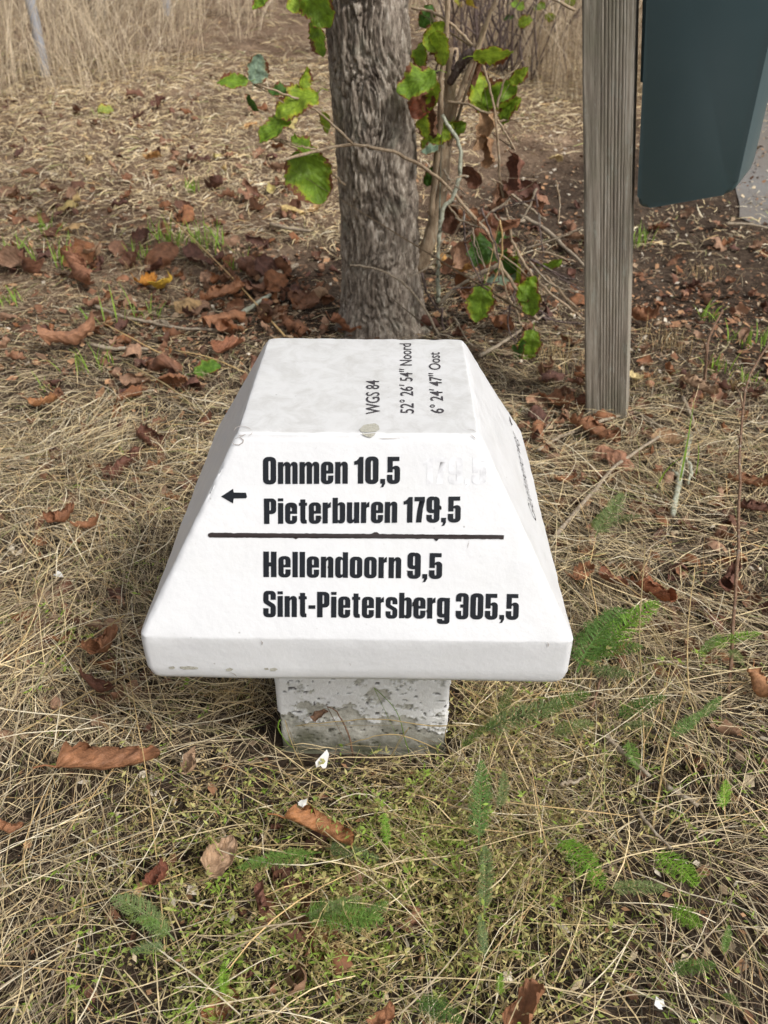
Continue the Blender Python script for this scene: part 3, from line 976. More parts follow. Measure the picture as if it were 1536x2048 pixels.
# ------------------------------------------------------------------ the post and the box
pbse = gp(1215, 828)
vp = ray(1193, 3413)
pz = -vp / np.linalg.norm(vp)
az = math.atan2(pbse[0] - CAM[0], pbse[1] - CAM[1])
px_ = np.array([math.cos(az), -math.sin(az), 0])
px_ -= pz * (px_ @ pz)
px_ /= np.linalg.norm(px_)
py_ = np.cross(pz, px_)
def frame(o, yaw=0.0):
    c, s = math.cos(yaw), math.sin(yaw)
    X_, Y_ = px_ * c + py_ * s, -px_ * s + py_ * c
    return Matrix(((X_[0], Y_[0], pz[0], o[0]), (X_[1], Y_[1], pz[1], o[1]), (X_[2], Y_[2], pz[2], o[2]), (0, 0, 0, 1)))
depth = project(pbse)[2]
hw = 39.0 / F * depth
sec = []
NP = 150
for q in range(4):
    for t in np.linspace(-1, 1, NP, endpoint=False):
        x = t * hw
        y = -hw
        e = hw - abs(x)
        y += 0.0022 * max(0, 1 - e / 0.006) ** 2 * 2
        if -0.30 < t < 0.66:
            ph_ = (t + 0.30) / 0.96 * 7
            y += 0.0030 * max(0.0, math.cos(2 * math.pi * ph_)) ** 1.5
        c, s = math.cos(q * math.pi / 2), math.sin(q * math.pi / 2)
        sec.append((c * x - s * y, s * x + c * y))
sec = np.array(sec)
zz = np.linspace(-0.25, 1.75, 80)
P = np.zeros((len(zz), len(sec), 3))
P[..., :2] = sec[None] * (1 + 0.0 * zz[:, None, None])
P[..., 2] = zz[:, None]
nn = sec / np.linalg.norm(sec, axis=1)[:, None]
P[..., :2] += nn[None] * (0.0016 * fbm(P * np.array([60, 60, 3.0]), 3, 33) + 0.0012 * fbm(P * 25, 3, 8))[..., None]
n_ = len(sec)
i, j = np.meshgrid(np.arange(len(zz) - 1), np.arange(n_), indexing='ij')
j2 = (j + 1) % n_
Fc = np.stack([i * n_ + j, i * n_ + j2, (i + 1) * n_ + j2, (i + 1) * n_ + j], -1).reshape(-1, 4)
topc = np.array([[0, 0, 1.76]])
Vp = np.concatenate([P.reshape(-1, 3), topc])
o_ = (len(zz) - 1) * n_
capf = np.array([(o_ + k, o_ + (k + 1) % n_, o_ + (k + 2) % n_, len(Vp) - 1) for k in range(0, n_, 2)])
post = thing('wooden_post', 'weathered grey square timber post with vertical grooves, carrying the dark green box', 'post')
post.matrix_world = frame(pbse)
obj('shaft', mkmesh('shaft', Vp, np.concatenate([Fc, capf])), M['post'], post)

byaw = math.radians(-13)
Mb = frame(pbse, byaw)
bx, by = np.array(Mb.col[0][:3]), np.array(Mb.col[1][:3])
orig = pbse - by * (hw * 0.75)
def boxuv(px, py):
    p = onplane(px, py, orig, by) - orig
    return p @ bx, p @ pz
A = boxuv(1273, 421)
B = boxuv(1471, 386)
C_ = boxuv(1536, 92)
D_ = boxuv(1293, 0)
ztop = 1.42
tR = (ztop - B[1]) / (C_[1] - B[1])
tL = (ztop - A[1]) / (D_[1] - A[1])
prof = [A, B, (B[0] + (C_[0] - B[0]) * tR, ztop), (A[0] + (D_[0] - A[0]) * tL, ztop)]
def rounded_profile(prof, rads, n=6):
    out = []
    for k, p in enumerate(prof):
        p, a, b = np.array(p), np.array(prof[k - 1]), np.array(prof[(k + 1) % len(prof)])
        ua, ub = (a - p) / np.linalg.norm(a - p), (b - p) / np.linalg.norm(b - p)
        for t in np.linspace(0, 1, n):
            out.append((1 - t) ** 2 * (p + ua * rads[k]) + 2 * t * (1 - t) * p + t * t * (p + ub * rads[k]))
    return np.array(out)
pr = rounded_profile(prof, (0.035, 0.028, 0.03, 0.03))
def prism(pr, y0, y1, bev):
    bm = bmesh.new()
    f0 = [bm.verts.new((p[0], y0, p[1])) for p in pr]
    f1 = [bm.verts.new((p[0], y1, p[1])) for p in pr]
    bm.faces.new(f0)
    bm.faces.new(f1[::-1])
    nn = len(pr)
    for k in range(nn):
        bm.faces.new((f0[(k + 1) % nn], f0[k], f1[k], f1[(k + 1) % nn]))
    rim = [e for e in bm.edges if (e.verts[0] in f0 and e.verts[1] in f0) or (e.verts[0] in f1 and e.verts[1] in f1)]
    bmesh.ops.bevel(bm, geom=rim, offset=bev, segments=5, profile=0.5, affect='EDGES')
    bmesh.ops.recalc_face_normals(bm, faces=bm.faces)
    me = bpy.data.meshes.new('prism')
    bm.to_mesh(me)
    bm.free()
    for p in me.polygons:
        p.use_smooth = True
    me.set_sharp_from_angle(angle=math.radians(40)) if hasattr(me, 'set_sharp_from_angle') else None
    return me
box = thing('green_box', 'dark green plastic box with slanted front fixed to the weathered post', 'box')
Mo = Mb.copy()
Mo.translation = Vector(orig)
box.matrix_world = Mo
obj('body', prism(pr, 0.0, 0.20, 0.014), M['green'], box)
lid = rounded_profile([(prof[3][0] - 0.012, ztop + 0.004), (prof[2][0] + 0.014, ztop + 0.004), (prof[2][0] - 0.02, ztop + 0.07), (prof[3][0] - 0.012, ztop + 0.085)], (0.01, 0.01, 0.03, 0.02))
obj('lid', prism(lid, -0.012, 0.212, 0.01), M['green'], box)
# mounting rail between post and box
r0_ = boxuv(1279, 172)
xr0, xr1 = boxuv(1271, 100)[0], boxuv(1297, 100)[0]
rail = np.array([(xr0, r0_[1]), (xr1, r0_[1]), (xr1, 1.38), (xr0, 1.38)])
obj('mounting_rail', prism(rounded_profile(rail, (0.004,) * 4, 3), 0.045, 0.085, 0.003), M['green'], box)
rib_ = np.array([(xr1 - 0.020, r0_[1] + 0.004), (xr1 - 0.0145, r0_[1] + 0.004), (xr1 - 0.0145, 1.38), (xr1 - 0.020, 1.38)])
obj('rail_rib', prism(rib_, 0.036, 0.0445, 0.001), M['green'], box)
z0_ = boxuv(1281, 400)[1]
bat = np.array([(xr0 + 0.002, z0_), (xr1 + 0.01, z0_), (xr1 + 0.01, 1.30), (xr0 + 0.002, 1.30)])
bt = obj('batten', prism(bat, 0.092, 0.125, 0.003), M['batten'], post)
bt.matrix_world = Mo
bt['label'] = 'pale wooden batten behind the box'

# ------------------------------------------------------------------ fence posts beyond the tall grass
for (px, py, wd, hh, lean, lab) in ((91, 152, 0.036, 1.25, 0.01, 'thin grey fence post standing in the tall dry grass, thickest of three'),
                                    (199, 40, 0.075, 1.0, -0.02, 'short dark fence post deep in the tall dry grass'),
                                    (336, 30, 0.05, 1.2, 0.0, 'thin pale fence post in dry grass towards the tree')):
    b_ = gp(px, py)
    zz = np.linspace(-0.2, hh, 14)
    Pn = np.stack([lean * zz, 0 * zz, zz], -1)
    f_ = thing('fence_post', lab, 'fence post', tuple(b_), (0, 0, random.uniform(0, 1)), 'fence posts in the tall grass')
    rr_ = np.full(14, wd)
    rr_[-1] *= 0.7
    obj('stake', mkmesh('stake', *tube(Pn, rr_, 8, 0.05, int(px))), M['fence'] if py != 40 else M['post'], f_)
    for z_ in (hh * 0.5, hh * 0.85):
        obj('staple', mkmesh('staple', *tube([(wd * 0.95, -0.02, z_), (wd * 1.25, 0, z_ + 0.005), (wd * 0.95, 0.02, z_)], 0.004, 4)), M['fence'], f_)

# ------------------------------------------------------------------ stuff: dry grass mat
STALK_CLEAR = S + 0.012
blobs = []           # bare or thin places: centre, radius, strength
for px, py, r_, s_ in ((1110, 350, 0.75, 0.97), (1000, 420, 0.5, 0.85), (1400, 520, 0.9, 0.75), (1330, 640, 0.55, 0.6), (740, 640, 0.42, 0.8), (600, 560, 0.35, 0.6),
                       (440, 520, 0.5, 0.45), (1500, 640, 0.5, 0.7), (1490, 1130, 0.28, 0.6), (1500, 1500, 0.14, 0.55), (1450, 1930, 0.16, 0.65),
                       (1230, 1780, 0.10, 0.35), (500, 640, 0.35, 0.5), (330, 720, 0.3, 0.35), (120, 480, 0.5, 0.4), (1180, 2040, 0.1, 0.3), (1520, 330, 1.0, 1.0)):
    c_ = gp(px, py)
    blobs.append((c_[0], c_[1], r_, s_))
def cover(x, y):
    """0 bare soil .. 1 full mat"""
    k = np.ones_like(x)
    for cx, cy, r_, s_ in blobs:
        d_ = np.hypot(x - cx, y - cy) / r_
        k *= 1 - s_ * np.exp(-d_ ** 4 * 0.9)
    nz = fbm(np.stack([x * 2.3, y * 2.3, 0 * x], -1), 4, 14)
    far = smooth(1.6, 2.4, y) * smooth(3.4, 2.7, y) * 0.7 + 0.1
    return np.clip(k * (1 - far * 0.35 - (0.25 + 0.35 * far) * smooth(0.0, 0.35, nz)), 0, 1)

STRAW = np.array([(0.72, 0.57, 0.32), (0.64, 0.52, 0.31), (0.55, 0.45, 0.285), (0.42, 0.335, 0.22), (0.28, 0.205, 0.13), (0.58, 0.40, 0.19), (0.155, 0.105, 0.068), (0.30, 0.31, 0.12), (0.78, 0.69, 0.50)])
def sample_area(n, y0, y1, power, margin=0.35):
    """Points on the ground in the widening sector the place shows, denser near the marker."""
    t = rng.random(n)
    y = y0 + (y1 - y0) * t ** power
    half = 0.62 + margin + 0.47 * np.maximum(0, y + 0.55)
    x = rng.uniform(-1, 1, n) * half + 0.02 * y
    return x, y

def mat_blades(n, y0, y1, power, len_, wid, lift, segs, weights, upright=0.16, seed=0, bright=1.0, keep_min=0.0, thin_front=0.0, outer=False):
    x, y = sample_area(n, y0, y1, power, 1.1 if outer else 0.35)
    if outer:                                          # only the strips either side of what is densely covered
        far_ = np.abs(x - 0.02 * y) > 0.90 + 0.47 * np.maximum(0, y + 0.55)
        x, y = x[far_], y[far_]
        n = len(x)
    thin = 1 - thin_front * smooth(-0.02, -0.25, y) * np.clip(0.75 + 1.2 * fbm(np.stack([x * 4, y * 4, 0 * x], -1), 3, 66), 0.15, 1.15)
    k = (rng.random(n) < np.maximum(cover(x, y), keep_min) * thin) & (np.maximum(abs(x), abs(y)) > STALK_CLEAR)
    x, y = x[k], y[k]
    n = len(x)
    q = np.stack([x, y, 0 * x], -1)
    swirl = 2.2 * vnoise(q * 1.3, 22) + 1.3 * vnoise(q * 4.0, 23)
    ang = swirl + rng.normal(0, 0.75, n) + np.where(rng.random(n) < 0.5, math.pi, 0)
    ln = len_[0] + (len_[1] - len_[0]) * rng.random(n) ** 1.8
    el = np.abs(rng.normal(upright, upright * 0.9, n))
    s = np.linspace(0, 1, segs + 1)
    dirx, diry = np.cos(ang), np.sin(ang)
    bend = rng.normal(0, 0.9, n)                       # sideways curve
    th_ = ang[:, None] + bend[:, None] * (s[None] - 0.3) * rng.random(n)[:, None]
    stp = ln[:, None] / segs
    dx = np.cumsum(np.cos(th_) * stp, 1) - np.cos(th_[:, :1]) * stp
    dy = np.cumsum(np.sin(th_) * stp, 1) - np.sin(th_[:, :1]) * stp
    X_ = x[:, None] + dx - 0.5 * dx[:, -1:]
    Y_ = y[:, None] + dy - 0.5 * dy[:, -1:]
    lay = lift[0] + (lift[1] - lift[0]) * rng.random(n) ** 1.3
    lay = lay * (0.45 + 0.75 * (0.5 + 0.5 * fbm(q * 5, 3, 77)) * 1.3)
    z = height(X_.ravel(), Y_.ravel()).reshape(X_.shape) + lay[:, None]
    sag = (np.sin(el)[:, None] * ln[:, None] * (s - s ** 2 * rng.uniform(0.5, 1.3, n)[:, None]))
    z = z + sag + 0.004 * np.sin(s[None] * rng.uniform(3, 9, n)[:, None] + rng.uniform(0, 6, n)[:, None])
    P = np.stack([X_, Y_, z], -1)
    inside = (np.abs(P[..., 0]) < S + 0.004) & (np.abs(P[..., 1]) < S + 0.004)
    good = ~inside.any(1)
    P, ln, n = P[good], ln[good], int(good.sum())
    wv = np.asarray(weights, float)
    q = q[good]
    ci = rng.choice(len(STRAW), n, p=wv / wv.sum())
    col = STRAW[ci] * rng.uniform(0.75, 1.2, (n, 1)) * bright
    tone = 1 + 0.22 * fbm(q * 3.0, 3, 99)
    col = col * tone[:, None]
    wd = rng.uniform(wid[0], wid[1], n)
    taper = np.interp(s, [0, 0.15, 0.6, 1], [0.7, 1, 0.85, 0.15])
    side = np.stack([-np.sin(ang[good]), np.cos(ang[good]), rng.normal(0, 0.9, n)], -1)
    side /= np.linalg.norm(side, axis=1)[:, None]
    return ribbons(P, wd[:, None] * taper[None], side, col)

def stuff(name, packs, mat, label, cat):
    Vs, Fs, Cs, o = [], [], [], 0
    for V_, F_, C2 in packs:
        Vs.append(V_); Fs.append(F_ + o); Cs.append(C2)
        o += len(V_)
    ob = obj(name, mkmesh(name, np.concatenate(Vs), np.concatenate(Fs), True, np.concatenate(Cs)), mat)
    return tag(ob, label, cat, None, 'stuff')
wn = (2.4, 3.2, 4, 4.5, 4.5, 1.5, 3.2, 1.2, 0.9)
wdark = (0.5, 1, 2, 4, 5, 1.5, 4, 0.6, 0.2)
packs = [
    mat_blades(30000, -0.75, 1.2, 0.9, (0.04, 0.12), (0.0016, 0.0035), (0.0, 0.008), 3, wdark, 0.05, bright=0.20),  # decayed bottom thatch, coloured darker still to put shade into the gaps
    mat_blades(66000, -0.75, 1.0, 0.95, (0.03, 0.16), (0.0007, 0.0018), (0.004, 0.050), 4, wn, 0.15, thin_front=0.74),
    mat_blades(8500, -0.75, 1.2, 0.95, (0.10, 0.32), (0.0010, 0.0021), (0.018, 0.065), 6, (4, 4, 2, 1, 0.3, 1.5, 0.2, 0.6, 3), 0.13, thin_front=0.42),
    mat_blades(50000, 0.9, 3.0, 0.9, (0.04, 0.15), (0.0011, 0.0025), (0.002, 0.026), 3, wn, 0.14),
    mat_blades(52000, 2.6, 6.5, 0.9, (0.04, 0.13), (0.0022, 0.0050), (0.002, 0.030), 3, (4, 5, 5, 3, 2, 1, 0.6, 0.9, 2.5), 0.30, bright=1.25),
    mat_blades(52000, -1.3, 2.6, 0.9, (0.07, 0.26), (0.0016, 0.0034), (0.003, 0.045), 3, wn, 0.14, outer=True),
    mat_blades(14000, 5.5, 12, 0.8, (0.08, 0.22), (0.004, 0.008), (0.002, 0.05), 3, wn, 0.35, bright=0.95),
]
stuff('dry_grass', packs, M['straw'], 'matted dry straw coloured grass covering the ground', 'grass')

# chopped straw, leaf crumbs and chips on the bare soil
def chips(n, y0, y1, power, size, pal, lo=0.0, hi=1.0):
    x, y = sample_area(n, y0, y1, power, 0.4)
    cv = cover(x, y)
    k = (rng.random(n) < lo + (hi - lo) * (1 - cv)) & (np.maximum(abs(x), abs(y)) > STALK_CLEAR + 0.005)
    x, y = x[k], y[k]
    n = len(x)
    s_ = size[0] + (size[1] - size[0]) * rng.random(n) ** 2.5
    ang = rng.uniform(0, 2 * np.pi, n)
    asp = rng.uniform(0.15, 0.8, n)
    d1 = np.stack([np.cos(ang), np.sin(ang), rng.normal(0, 0.3, n)], -1)
    d2 = np.stack([-np.sin(ang), np.cos(ang), rng.normal(0, 0.5, n)], -1)
    c_ = np.stack([x, y, height(x, y) + rng.uniform(0.003, 0.016, n)], -1)
    jit = rng.uniform(0.6, 1.2, (n, 4, 1))
    V_ = np.stack([c_ - d1 * s_[:, None], c_ - d2 * (s_ * asp)[:, None], c_ + d1 * s_[:, None], c_ + d2 * (s_ * asp)[:, None]], 1)
    V_ = c_[:, None] + (V_ - c_[:, None]) * jit
    col = pal[rng.integers(0, len(pal), n)] * rng.uniform(0.7, 1.25, (n, 1))
    Fq = (np.arange(n) * 4)[:, None] + np.arange(4)[None]
    return V_.reshape(-1, 3), Fq, np.repeat(col, 4, 0)
PAL = np.array([(0.30, 0.16, 0.09), (0.22, 0.11, 0.065), (0.36, 0.26, 0.17), (0.55, 0.45, 0.31), (0.14, 0.085, 0.055), (0.42, 0.24, 0.13), (0.10, 0.065, 0.045), (0.62, 0.55, 0.44)])
def zone(spots_):
    cs_ = [(gp(a, b), r_) for a, b, r_ in spots_]
    return lambda x, y: np.max([np.exp(-((x - c[0]) ** 2 + (y - c[1]) ** 2) / r_ ** 2) for c, r_ in cs_], 0)
gather = zone(((450, 520, 0.6), (330, 690, 0.45), (150, 600, 0.55), (600, 600, 0.4), (480, 640, 0.35), (60, 480, 0.5), (950, 600, 0.4), (1000, 480, 0.4), (1400, 620, 0.5), (1120, 880, 0.25)))
def chips_at(n, y0, y1, size, pal):
    V_, F_, C2 = chips(n, y0, y1, 0.9, size, pal, 1.0, 1.0)
    c_ = V_.reshape(-1, 4, 3).mean(1)
    k = rng.random(len(c_)) < gather(c_[:, 0], c_[:, 1]) * 0.8
    V_ = V_.reshape(-1, 4, 3)[k]
    V_[..., 2] += 0.012
    m_ = len(V_)
    return V_.reshape(-1, 3), (np.arange(m_) * 4)[:, None] + np.arange(4)[None], C2.reshape(-1, 4, 3)[k].reshape(-1, 3)
stuff('leaf_litter', [chips_at(26000, 0.2, 4.2, (0.005, 0.026), PAL[[0, 1, 2, 4, 5, 1]]), chips(36000, -0.75, 2.2, 0.9, (0.002, 0.014), PAL, 0.18, 1.0), chips(26000, 1.2, 4.6, 0.9, (0.003, 0.018), PAL, 0.06, 1.0)],
      M['litter'], 'crumbled brown leaf bits and straw chips lying on the soil', 'litter')

# tall dry grass on the rising ground behind
n = 60000
x = rng.uniform(-5.5, 4.2, n)
y = rng.uniform(3.2, 11, n) ** 1.0
pxx, pyy, _ = project(np.stack([x, y, height(x, y)], -1))
lim = np.interp(pxx, [-600, 0, 110, 250, 400, 520, 600, 680, 800, 900, 1000, 1100, 1170, 1320, 1400, 1470, 1500], [320, 245, 225, 190, 145, 85, -10, -60, 20, 110, 160, 205, 240, 220, 150, 70, -500])
den = np.clip((lim - pyy) / 30, 0, 1) * np.where(y > 7, 0.45, 1.0)
clump = fbm(np.stack([x * 2.6, y * 2.6, 0 * x], -1), 3, 52)
k = (rng.random(n) < den * np.clip(0.5 + clump * 1.9, 0.05, 1))
fp = gp(91, 152)
k &= ~((np.abs(x - fp[0]) < 0.10) & (y < fp[1] + 0.02) & (y > fp[1] - 0.9) & (rng.random(n) < 0.85))
x, y, clump = x[k], y[k], clump[k]
n = len(x)
segs = 6
s = np.linspace(0, 1, segs + 1)
hgt = (0.35 + 0.55 * rng.random(n)) * (1 + 0.7 * clump) * smooth(0, 60, lim[k] - pyy[k] + 18)
hgt = np.maximum(hgt, 0.12)
az_ = 2.5 * vnoise(np.stack([x * 0.9, y * 0.9, 0 * x], -1), 88) + rng.normal(0, 1.0, n)
lean = np.abs(rng.normal(0.45 + 0.5 * np.clip(vnoise(np.stack([x * 1.7, y * 1.7, 0 * x], -1), 45), -0.6, 1), 0.35, n))
off = hgt[:, None] * (lean[:, None] * s[None] ** 1.7)
P = np.stack([x[:, None] + np.cos(az_)[:, None] * off, y[:, None] + np.sin(az_)[:, None] * off,
              height(x, y)[:, None] - 0.01 + hgt[:, None] * (s[None] - 0.35 * np.minimum(lean, 1.2)[:, None] * s[None] ** 2)], -1)
tp = np.array([(0.68, 0.55, 0.37), (0.60, 0.48, 0.33), (0.50, 0.40, 0.28), (0.38, 0.30, 0.21), (0.74, 0.62, 0.45)])
col = tp[rng.integers(0, 5, n)] * rng.uniform(0.75, 1.15, (n, 1))
side = np.stack([np.cos(rng.uniform(0, 6.3, n)), np.sin(rng.uniform(0, 6.3, n)), 0 * x], -1)
side /= np.linalg.norm(side, axis=1)[:, None] + 1e-6
wd = rng.uniform(0.0022, 0.0055, n)
stuff('tall_grass', [ribbons(P, wd[:, None] * np.interp(s, [0, 0.7, 1], [1, 0.8, 0.15])[None], side, col)], M['straw'],
      'tall pale dry grass standing on the rise behind the tree', 'grass')

# trailing chickweed-like weed, dried to straw with fresh pale green tips
def weed(n_stems, spots, green, seed):
    g = np.random.default_rng(seed)
    c_ = np.array([gp(a, b)[:2].tolist() + [r_] for a, b, r_, w_ in spots])
    wv = np.array([w_ for *_, w_ in spots], float)
    ci = g.choice(len(spots), n_stems, p=wv / wv.sum())
    x = c_[ci, 0] + g.normal(0, 0.5, n_stems) * c_[ci, 2]
    y = c_[ci, 1] + g.normal(0, 0.5, n_stems) * c_[ci, 2]
    k = (np.maximum(abs(x), abs(y)) > S + 0.05) & ~((abs(x) < S + 0.05) & (y > -S))
    x, y = x[k], y[k]
    n = len(x)
    segs = 9
    ang = -1.57 + g.normal(0, 1.1, n)
    z = height(x, y) + g.uniform(0.005, 0.03, n)
    P = np.zeros((n, segs + 1, 3))
    P[:, 0] = np.stack([x, y, z], -1)
    el = g.uniform(-0.1, 0.7, n)
    st_ = g.uniform(0.008, 0.016, n)
    for i in range(segs):
        ang = ang + g.normal(0, 0.3, n)
        el = el + g.normal(-0.07, 0.22, n)
        P[:, i + 1] = P[:, i] + st_[:, None] * np.stack([np.cos(ang) * np.cos(el), np.sin(ang) * np.cos(el), np.sin(el)], -1)
        P[:, i + 1, 2] = np.maximum(P[:, i + 1, 2], height(P[:, i + 1, 0], P[:, i + 1, 1]) + 0.006)
    gr = np.clip(g.normal(green, 0.30, n), 0, 1)
    dry, fresh = np.array((0.62, 0.47, 0.24)), np.array((0.30, 0.43, 0.07))
    col = dry + (fresh - dry) * gr[:, None]
    col *= g.uniform(0.7, 1.15, (n, 1))
    sd2 = g.normal(0, 1, (n, 3))
    sd2 /= np.linalg.norm(sd2, axis=1)[:, None]
    out = [ribbons(P, np.broadcast_to(np.linspace(0.0016, 0.0009, segs + 1), (n, segs + 1)), sd2, col * 0.95)]
    for i in range(1, segs + 1):
        for sgn in (-1, 1):
            a = g.uniform(0, 6.28, n)
            d_ = np.stack([np.cos(a), np.sin(a), g.uniform(-0.3, 0.8, n)], -1)
            d_ /= np.linalg.norm(d_, axis=1)[:, None]
            ln = g.uniform(0.004, 0.011, n) * (1.2 if i > segs - 3 else 0.8)
            s2 = np.cross(d_, g.normal(0, 1, (n, 3)))
            s2 /= np.linalg.norm(s2, axis=1)[:, None]
            b_ = P[:, i]
            V_ = np.stack([b_, b_ + d_ * (ln * 0.45)[:, None] - s2 * (ln * 0.20)[:, None], b_ + d_ * ln[:, None], b_ + d_ * (ln * 0.45)[:, None] + s2 * (ln * 0.20)[:, None]], 1)
            tipg = np.clip(gr + (0.35 if i > segs - 3 else -0.05), 0, 1)
            cc = (dry + (fresh - dry) * tipg[:, None]) * g.uniform(0.75, 1.2, (n, 1))
            out.append((V_.reshape(-1, 3), (np.arange(n) * 4)[:, None] + np.arange(4)[None], np.repeat(cc, 4, 0)))
    return out
spots = ((860, 1560, 0.18, 3), (700, 1780, 0.22, 3), (1000, 1640, 0.20, 4), (420, 1830, 0.25, 2), (960, 1430, 0.10, 2), (900, 1900, 0.25, 3), (560, 1950, 0.2, 2),
         (640, 1560, 0.18, 2), (1100, 1450, 0.15, 1.5), (350, 1620, 0.15, 1), (1050, 1780, 0.15, 2))
stuff('low_weed', weed(1500, spots, 0.12, 5) + weed(640, ((700, 1800, 0.25, 2), (420, 1880, 0.25, 2), (800, 1640, 0.2, 1), (900, 1800, 0.2, 1), (1300, 1450, 0.2, 0.7), (250, 1250, 0.4, 0.7), (1450, 1850, 0.2, 0.5)), 0.72, 6), M['weed'],
      'trailing low weed with tiny pale leaves in front of the waymark', 'weed')
#SPLIT2
# ------------------------------------------------------------------ leaf meshes
def leaf_mesh(name, seed, roll=2.2, bendl=0.5, width=0.36, twist=0.3, crinkle=0.03, teeth=9, nu=15, nv=9, petiole=0.22, lobes=0.0, torn=0.0, rip=0.016):
    """A broad toothed leaf, 1 long, rolled about its midrib by `roll` and bent along it."""
    g = np.random.default_rng(seed)
    u = np.linspace(0, 1, nu)
    v = np.linspace(-1, 1, nv)
    U, Vv = np.meshgrid(u, v, indexing='ij')
    wl = width * np.sin(np.pi * np.clip(u, 0.005, 0.995) ** 0.72) ** 0.62
    wl = wl * (1 + lobes * np.cos(2 * np.pi * u * 2.5))
    tooth = 1 + 0.16 * ((u * teeth) % 1.0 - 0.5)[:, None] * np.abs(Vv) ** 4
    asym = 1 + g.normal(0, 0.10) * np.sign(Vv)
    tear = 1 - torn * np.clip(vnoise(np.stack([U * 5, np.sign(Vv) * 3 + seed, 0 * U], -1), seed), 0, 1) * np.abs(Vv) ** 2
    y = Vv * wl[:, None] * tooth * asym * tear
    x = U + 0.05 * np.abs(Vv) ** 2 * np.sin(np.pi * U)
    rag = 1 + torn * 0.5 * vnoise(np.stack([U * 7, np.sign(Vv) * 2.0 + 0.3 * Vv, 0 * U + seed], -1), seed + 1) * np.abs(Vv) ** 3
    y = y * rag
    ripple = rip * np.sin(2 * np.pi * (U * 6.5 - np.abs(Vv) * 1.4)) * np.abs(Vv)
    nz = crinkle * fbm(np.stack([x * 4, y * 4, 0 * x + seed], -1), 3, seed)
    K = roll / width * (0.55 + 0.6 * U + 0.25 * g.normal() * (U - 0.5))
    K = np.where(np.abs(K) < 1e-3, 1e-3, K)
    off = g.normal(0, 0.18) * width
    yy = np.sin((y - off) * K) / K
    zz_ = (1 - np.cos((y - off) * K)) / K
    zz_ = zz_ + ripple + nz
    b = bendl * (1 + 0.3 * g.normal())
    phi = b * (U - 0.5) * 2
    xb = np.sin(phi) / (2 * b) if abs(b) > 1e-3 else x - 0.5
    xb = xb + (x - U)
    zb = (1 - np.cos(phi)) / (2 * b) if abs(b) > 1e-3 else 0 * x
    tw = twist * (U - 0.4)
    Y2 = yy * np.cos(tw) - zz_ * np.sin(tw)
    Z2 = yy * np.sin(tw) + zz_ * np.cos(tw)
    P = np.stack([xb, Y2, Z2 + zb], -1)
    a = (np.arange(nu - 1)[:, None] * nv + np.arange(nv - 1)[None])
    Fq = np.stack([a, a + nv, a + nv + 1, a + 1], -1).reshape(-1, 4)
    V_ = P.reshape(-1, 3)
    uv = np.stack([U, Vv * 0.5 + 0.5], -1).reshape(-1, 2)
    if petiole:
        p0 = P[0, nv // 2]
        dirp = p0 - P[2, nv // 2]
        dirp /= np.linalg.norm(dirp)
        pp = np.array([p0, p0 + dirp * petiole * 0.5 + [0, 0, 0.02], p0 + dirp * petiole + [0, g.normal(0, 0.05), g.normal(0, 0.05)]])
        Vt, Ft = tube(pp, [0.012, 0.009, 0.011], 4, cap=False)
        Fq = np.concatenate([Fq, Ft + len(V_)])
        V_ = np.concatenate([V_, Vt])
        uv = np.concatenate([uv, np.full((len(Vt), 2), 0.5)])
    V_[:, 2] -= V_[:, 2].min()
    me = mkmesh(name, V_, Fq, True, None, uv)
    return me

dry = []
for k in range(14):
    kind = k % 4
    roll, bend_ = [(3.0, 0.45), (1.9, 0.9), (1.2, 0.8), (2.4, 1.3)][kind]
    me = leaf_mesh('fallen_leaf', 100 + k, roll, bend_, [0.40, 0.42, 0.42, 0.36][kind], random.uniform(-1.1, 1.1), 0.22, 8, nu=19, nv=11, lobes=random.uniform(0, 0.12), torn=random.uniform(0.25, 0.8))
    me.materials.append(M['leaf_dry'])
    dry.append(me)
big = []
for k in range(12):                                   # finer ones for the leaves lying closest
    roll, bend_ = [(4.6, 0.5), (2.6, 1.2), (1.8, 0.9), (3.6, 1.5)][k % 4]
    me = leaf_mesh('fallen_leaf', 800 + k, roll, bend_, [0.42, 0.42, 0.42, 0.38][k % 4], random.uniform(-1.4, 1.4), 0.11, 9, nu=44, nv=21, lobes=random.uniform(0, 0.10), torn=random.uniform(0.3, 0.7), rip=0.030)
    me.materials.append(M['leaf_dry'])
    big.append(me)
fresh = []
for k in range(8):
    me = leaf_mesh('leaf', 300 + k, [0.35, 0.6, 0.2, 0.8][k % 4], random.uniform(-0.5, 0.5), 0.47, random.uniform(-0.5, 0.5), 0.12, 9, nu=37, nv=11, petiole=0.25, lobes=random.uniform(0.03, 0.11), torn=random.uniform(0.1, 0.35))
    me.materials.append(M['leaf_green'])
    fresh.append(me)

